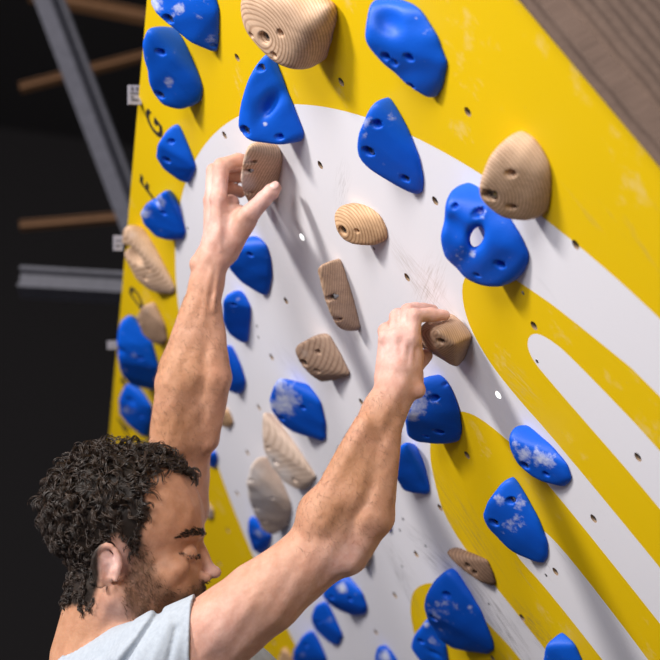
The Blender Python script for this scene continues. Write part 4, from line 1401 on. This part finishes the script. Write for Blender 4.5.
class Shirt:
    c = shirt_shape.c; R = shirt_shape.R
    def __call__(s, Q):
        sl = np.maximum(sleeve(Q), (Q - hem_c) @ hem_n)
        d = smin(shirt_shape(Q), sl, .35)
        cav = np.maximum(arm_cav(Q), -((Q - hem_c) @ hem_n) - .9)
        d = np.maximum(d, -cav)
        neck = Cone(hp(112, 580, 0), hp(98, 652, -.5), 6.2, 6.6)(Q)
        d = np.maximum(d, -neck)
        return d


FOLDS = [(156, 617, 124, 664, .55, .75), (148, 622, 112, 662, .8, -.35), (177, 628, 168, 664, .4, .40), (168, 622, 150, 668, .6, -.25), (130, 634, 96, 664, .6, .4), (186, 612, 183, 664, .5, .12)]


def crinkle(G, v):
    for kv, a in (((.35, .5, .2), .10), ((-.5, .55, .3), .08), ((.9, .4, -.5), .05), ((1.6, .8, .4), .02)):
        v = v + a * np.sin(G @ np.array(kv) + 2 * np.sin(G[:, 1] * .25))
    for x0, y0, x1, y1, w_, a in FOLDS:        # pulled folds running down from the raised shoulder
        a0, a1 = q(x0, y0, 241)[:2], q(x1, y1, 241)[:2]
        t = np.clip((G[:, :2] - a0) @ (a1 - a0) / ((a1 - a0) @ (a1 - a0)), 0, 1)
        dd = np.linalg.norm(G[:, :2] - a0 - t[:, None] * (a1 - a0), axis=1)
        v = v + a * np.exp(-(dd / w_) ** 2)
    return v


SHIRT, nt, b = new_mat('grey_cotton_jersey')
oc = objco(nt)
L(nt, mix(nt, ramp(nt, noise(nt, oc, 160, 4, .7), [(0.3, 0.0), (0.7, 1.0)]), (0.37, 0.415, 0.475), (0.45, 0.50, 0.56)), b.inputs['Base Color'])
b.inputs['Roughness'].default_value = .9
b.inputs['Specular IOR Level'].default_value = .1
bump(nt, b, noise(nt, oc, 500, 2), .25, .001)
Vs, Fs = sample(Shirt(), np.array([-60.0, -104.0, -300.0]), np.array([-5.0, -30.0, -222.0]), .26, crinkle)
sh = attach('t_shirt', mesh_np('t_shirt', to_world(Vs), Fs, SHIRT), label='light grey t-shirt with a plain sleeve hem')

# ---- trousers and shoes, below the picture
hipL, hipR = q(140, 1045, 252), q(165, 1075, 232)
kneeR, kneeL = w2c(1.42, .16, .46), w2c(1.36, -.62, .44)
footR, footL = w2c(1.72, .02, .15), w2c(1.68, -.52, .15)
legs = Grp([('u', Cone(hipL, hipR, 13.0, 13.0), 2),
            ('u', Cone(hipR, kneeR, 9.5, 6.5), 3), ('u', Cone(hipL, kneeL, 9.5, 6.5), 3),
            ('u', Cone(kneeR, footR, 6.4, 4.6), 1.5), ('u', Cone(kneeL, footL, 6.4, 4.6), 1.5)])
allp = np.array([hipL, hipR, kneeR, kneeL, footR, footL])
Vt, Ft = sample(legs, allp.min(0) - 16, allp.max(0) + 16, .9)
attach('trousers', mesh_np('trousers', to_world(Vt), Ft, plain('charcoal_trouser_cloth', (0.03, 0.032, 0.04), .9)))
for f_, kn in ((footR, kneeR), (footL, kneeL)):
    toe = f_ + (w2c(0, 0, -.0) - w2c(0, 0, .085)) * 1.0
    s_ = Grp([('u', Cone(f_, f_ + (toe - f_) * .4, 4.6, 4.0), 2), ('u', Cone(f_ + (f_ - toe) * .9, toe, 3.6, 3.0), 2)])
    Vf, Ff = sample(s_, np.minimum(f_, toe) - 14, np.maximum(f_, toe) + 14, .6)
    attach('shoe', mesh_np('shoe', to_world(Vf), Ff, plain('black_rubber_shoe', (0.02, 0.02, 0.02), .6)))
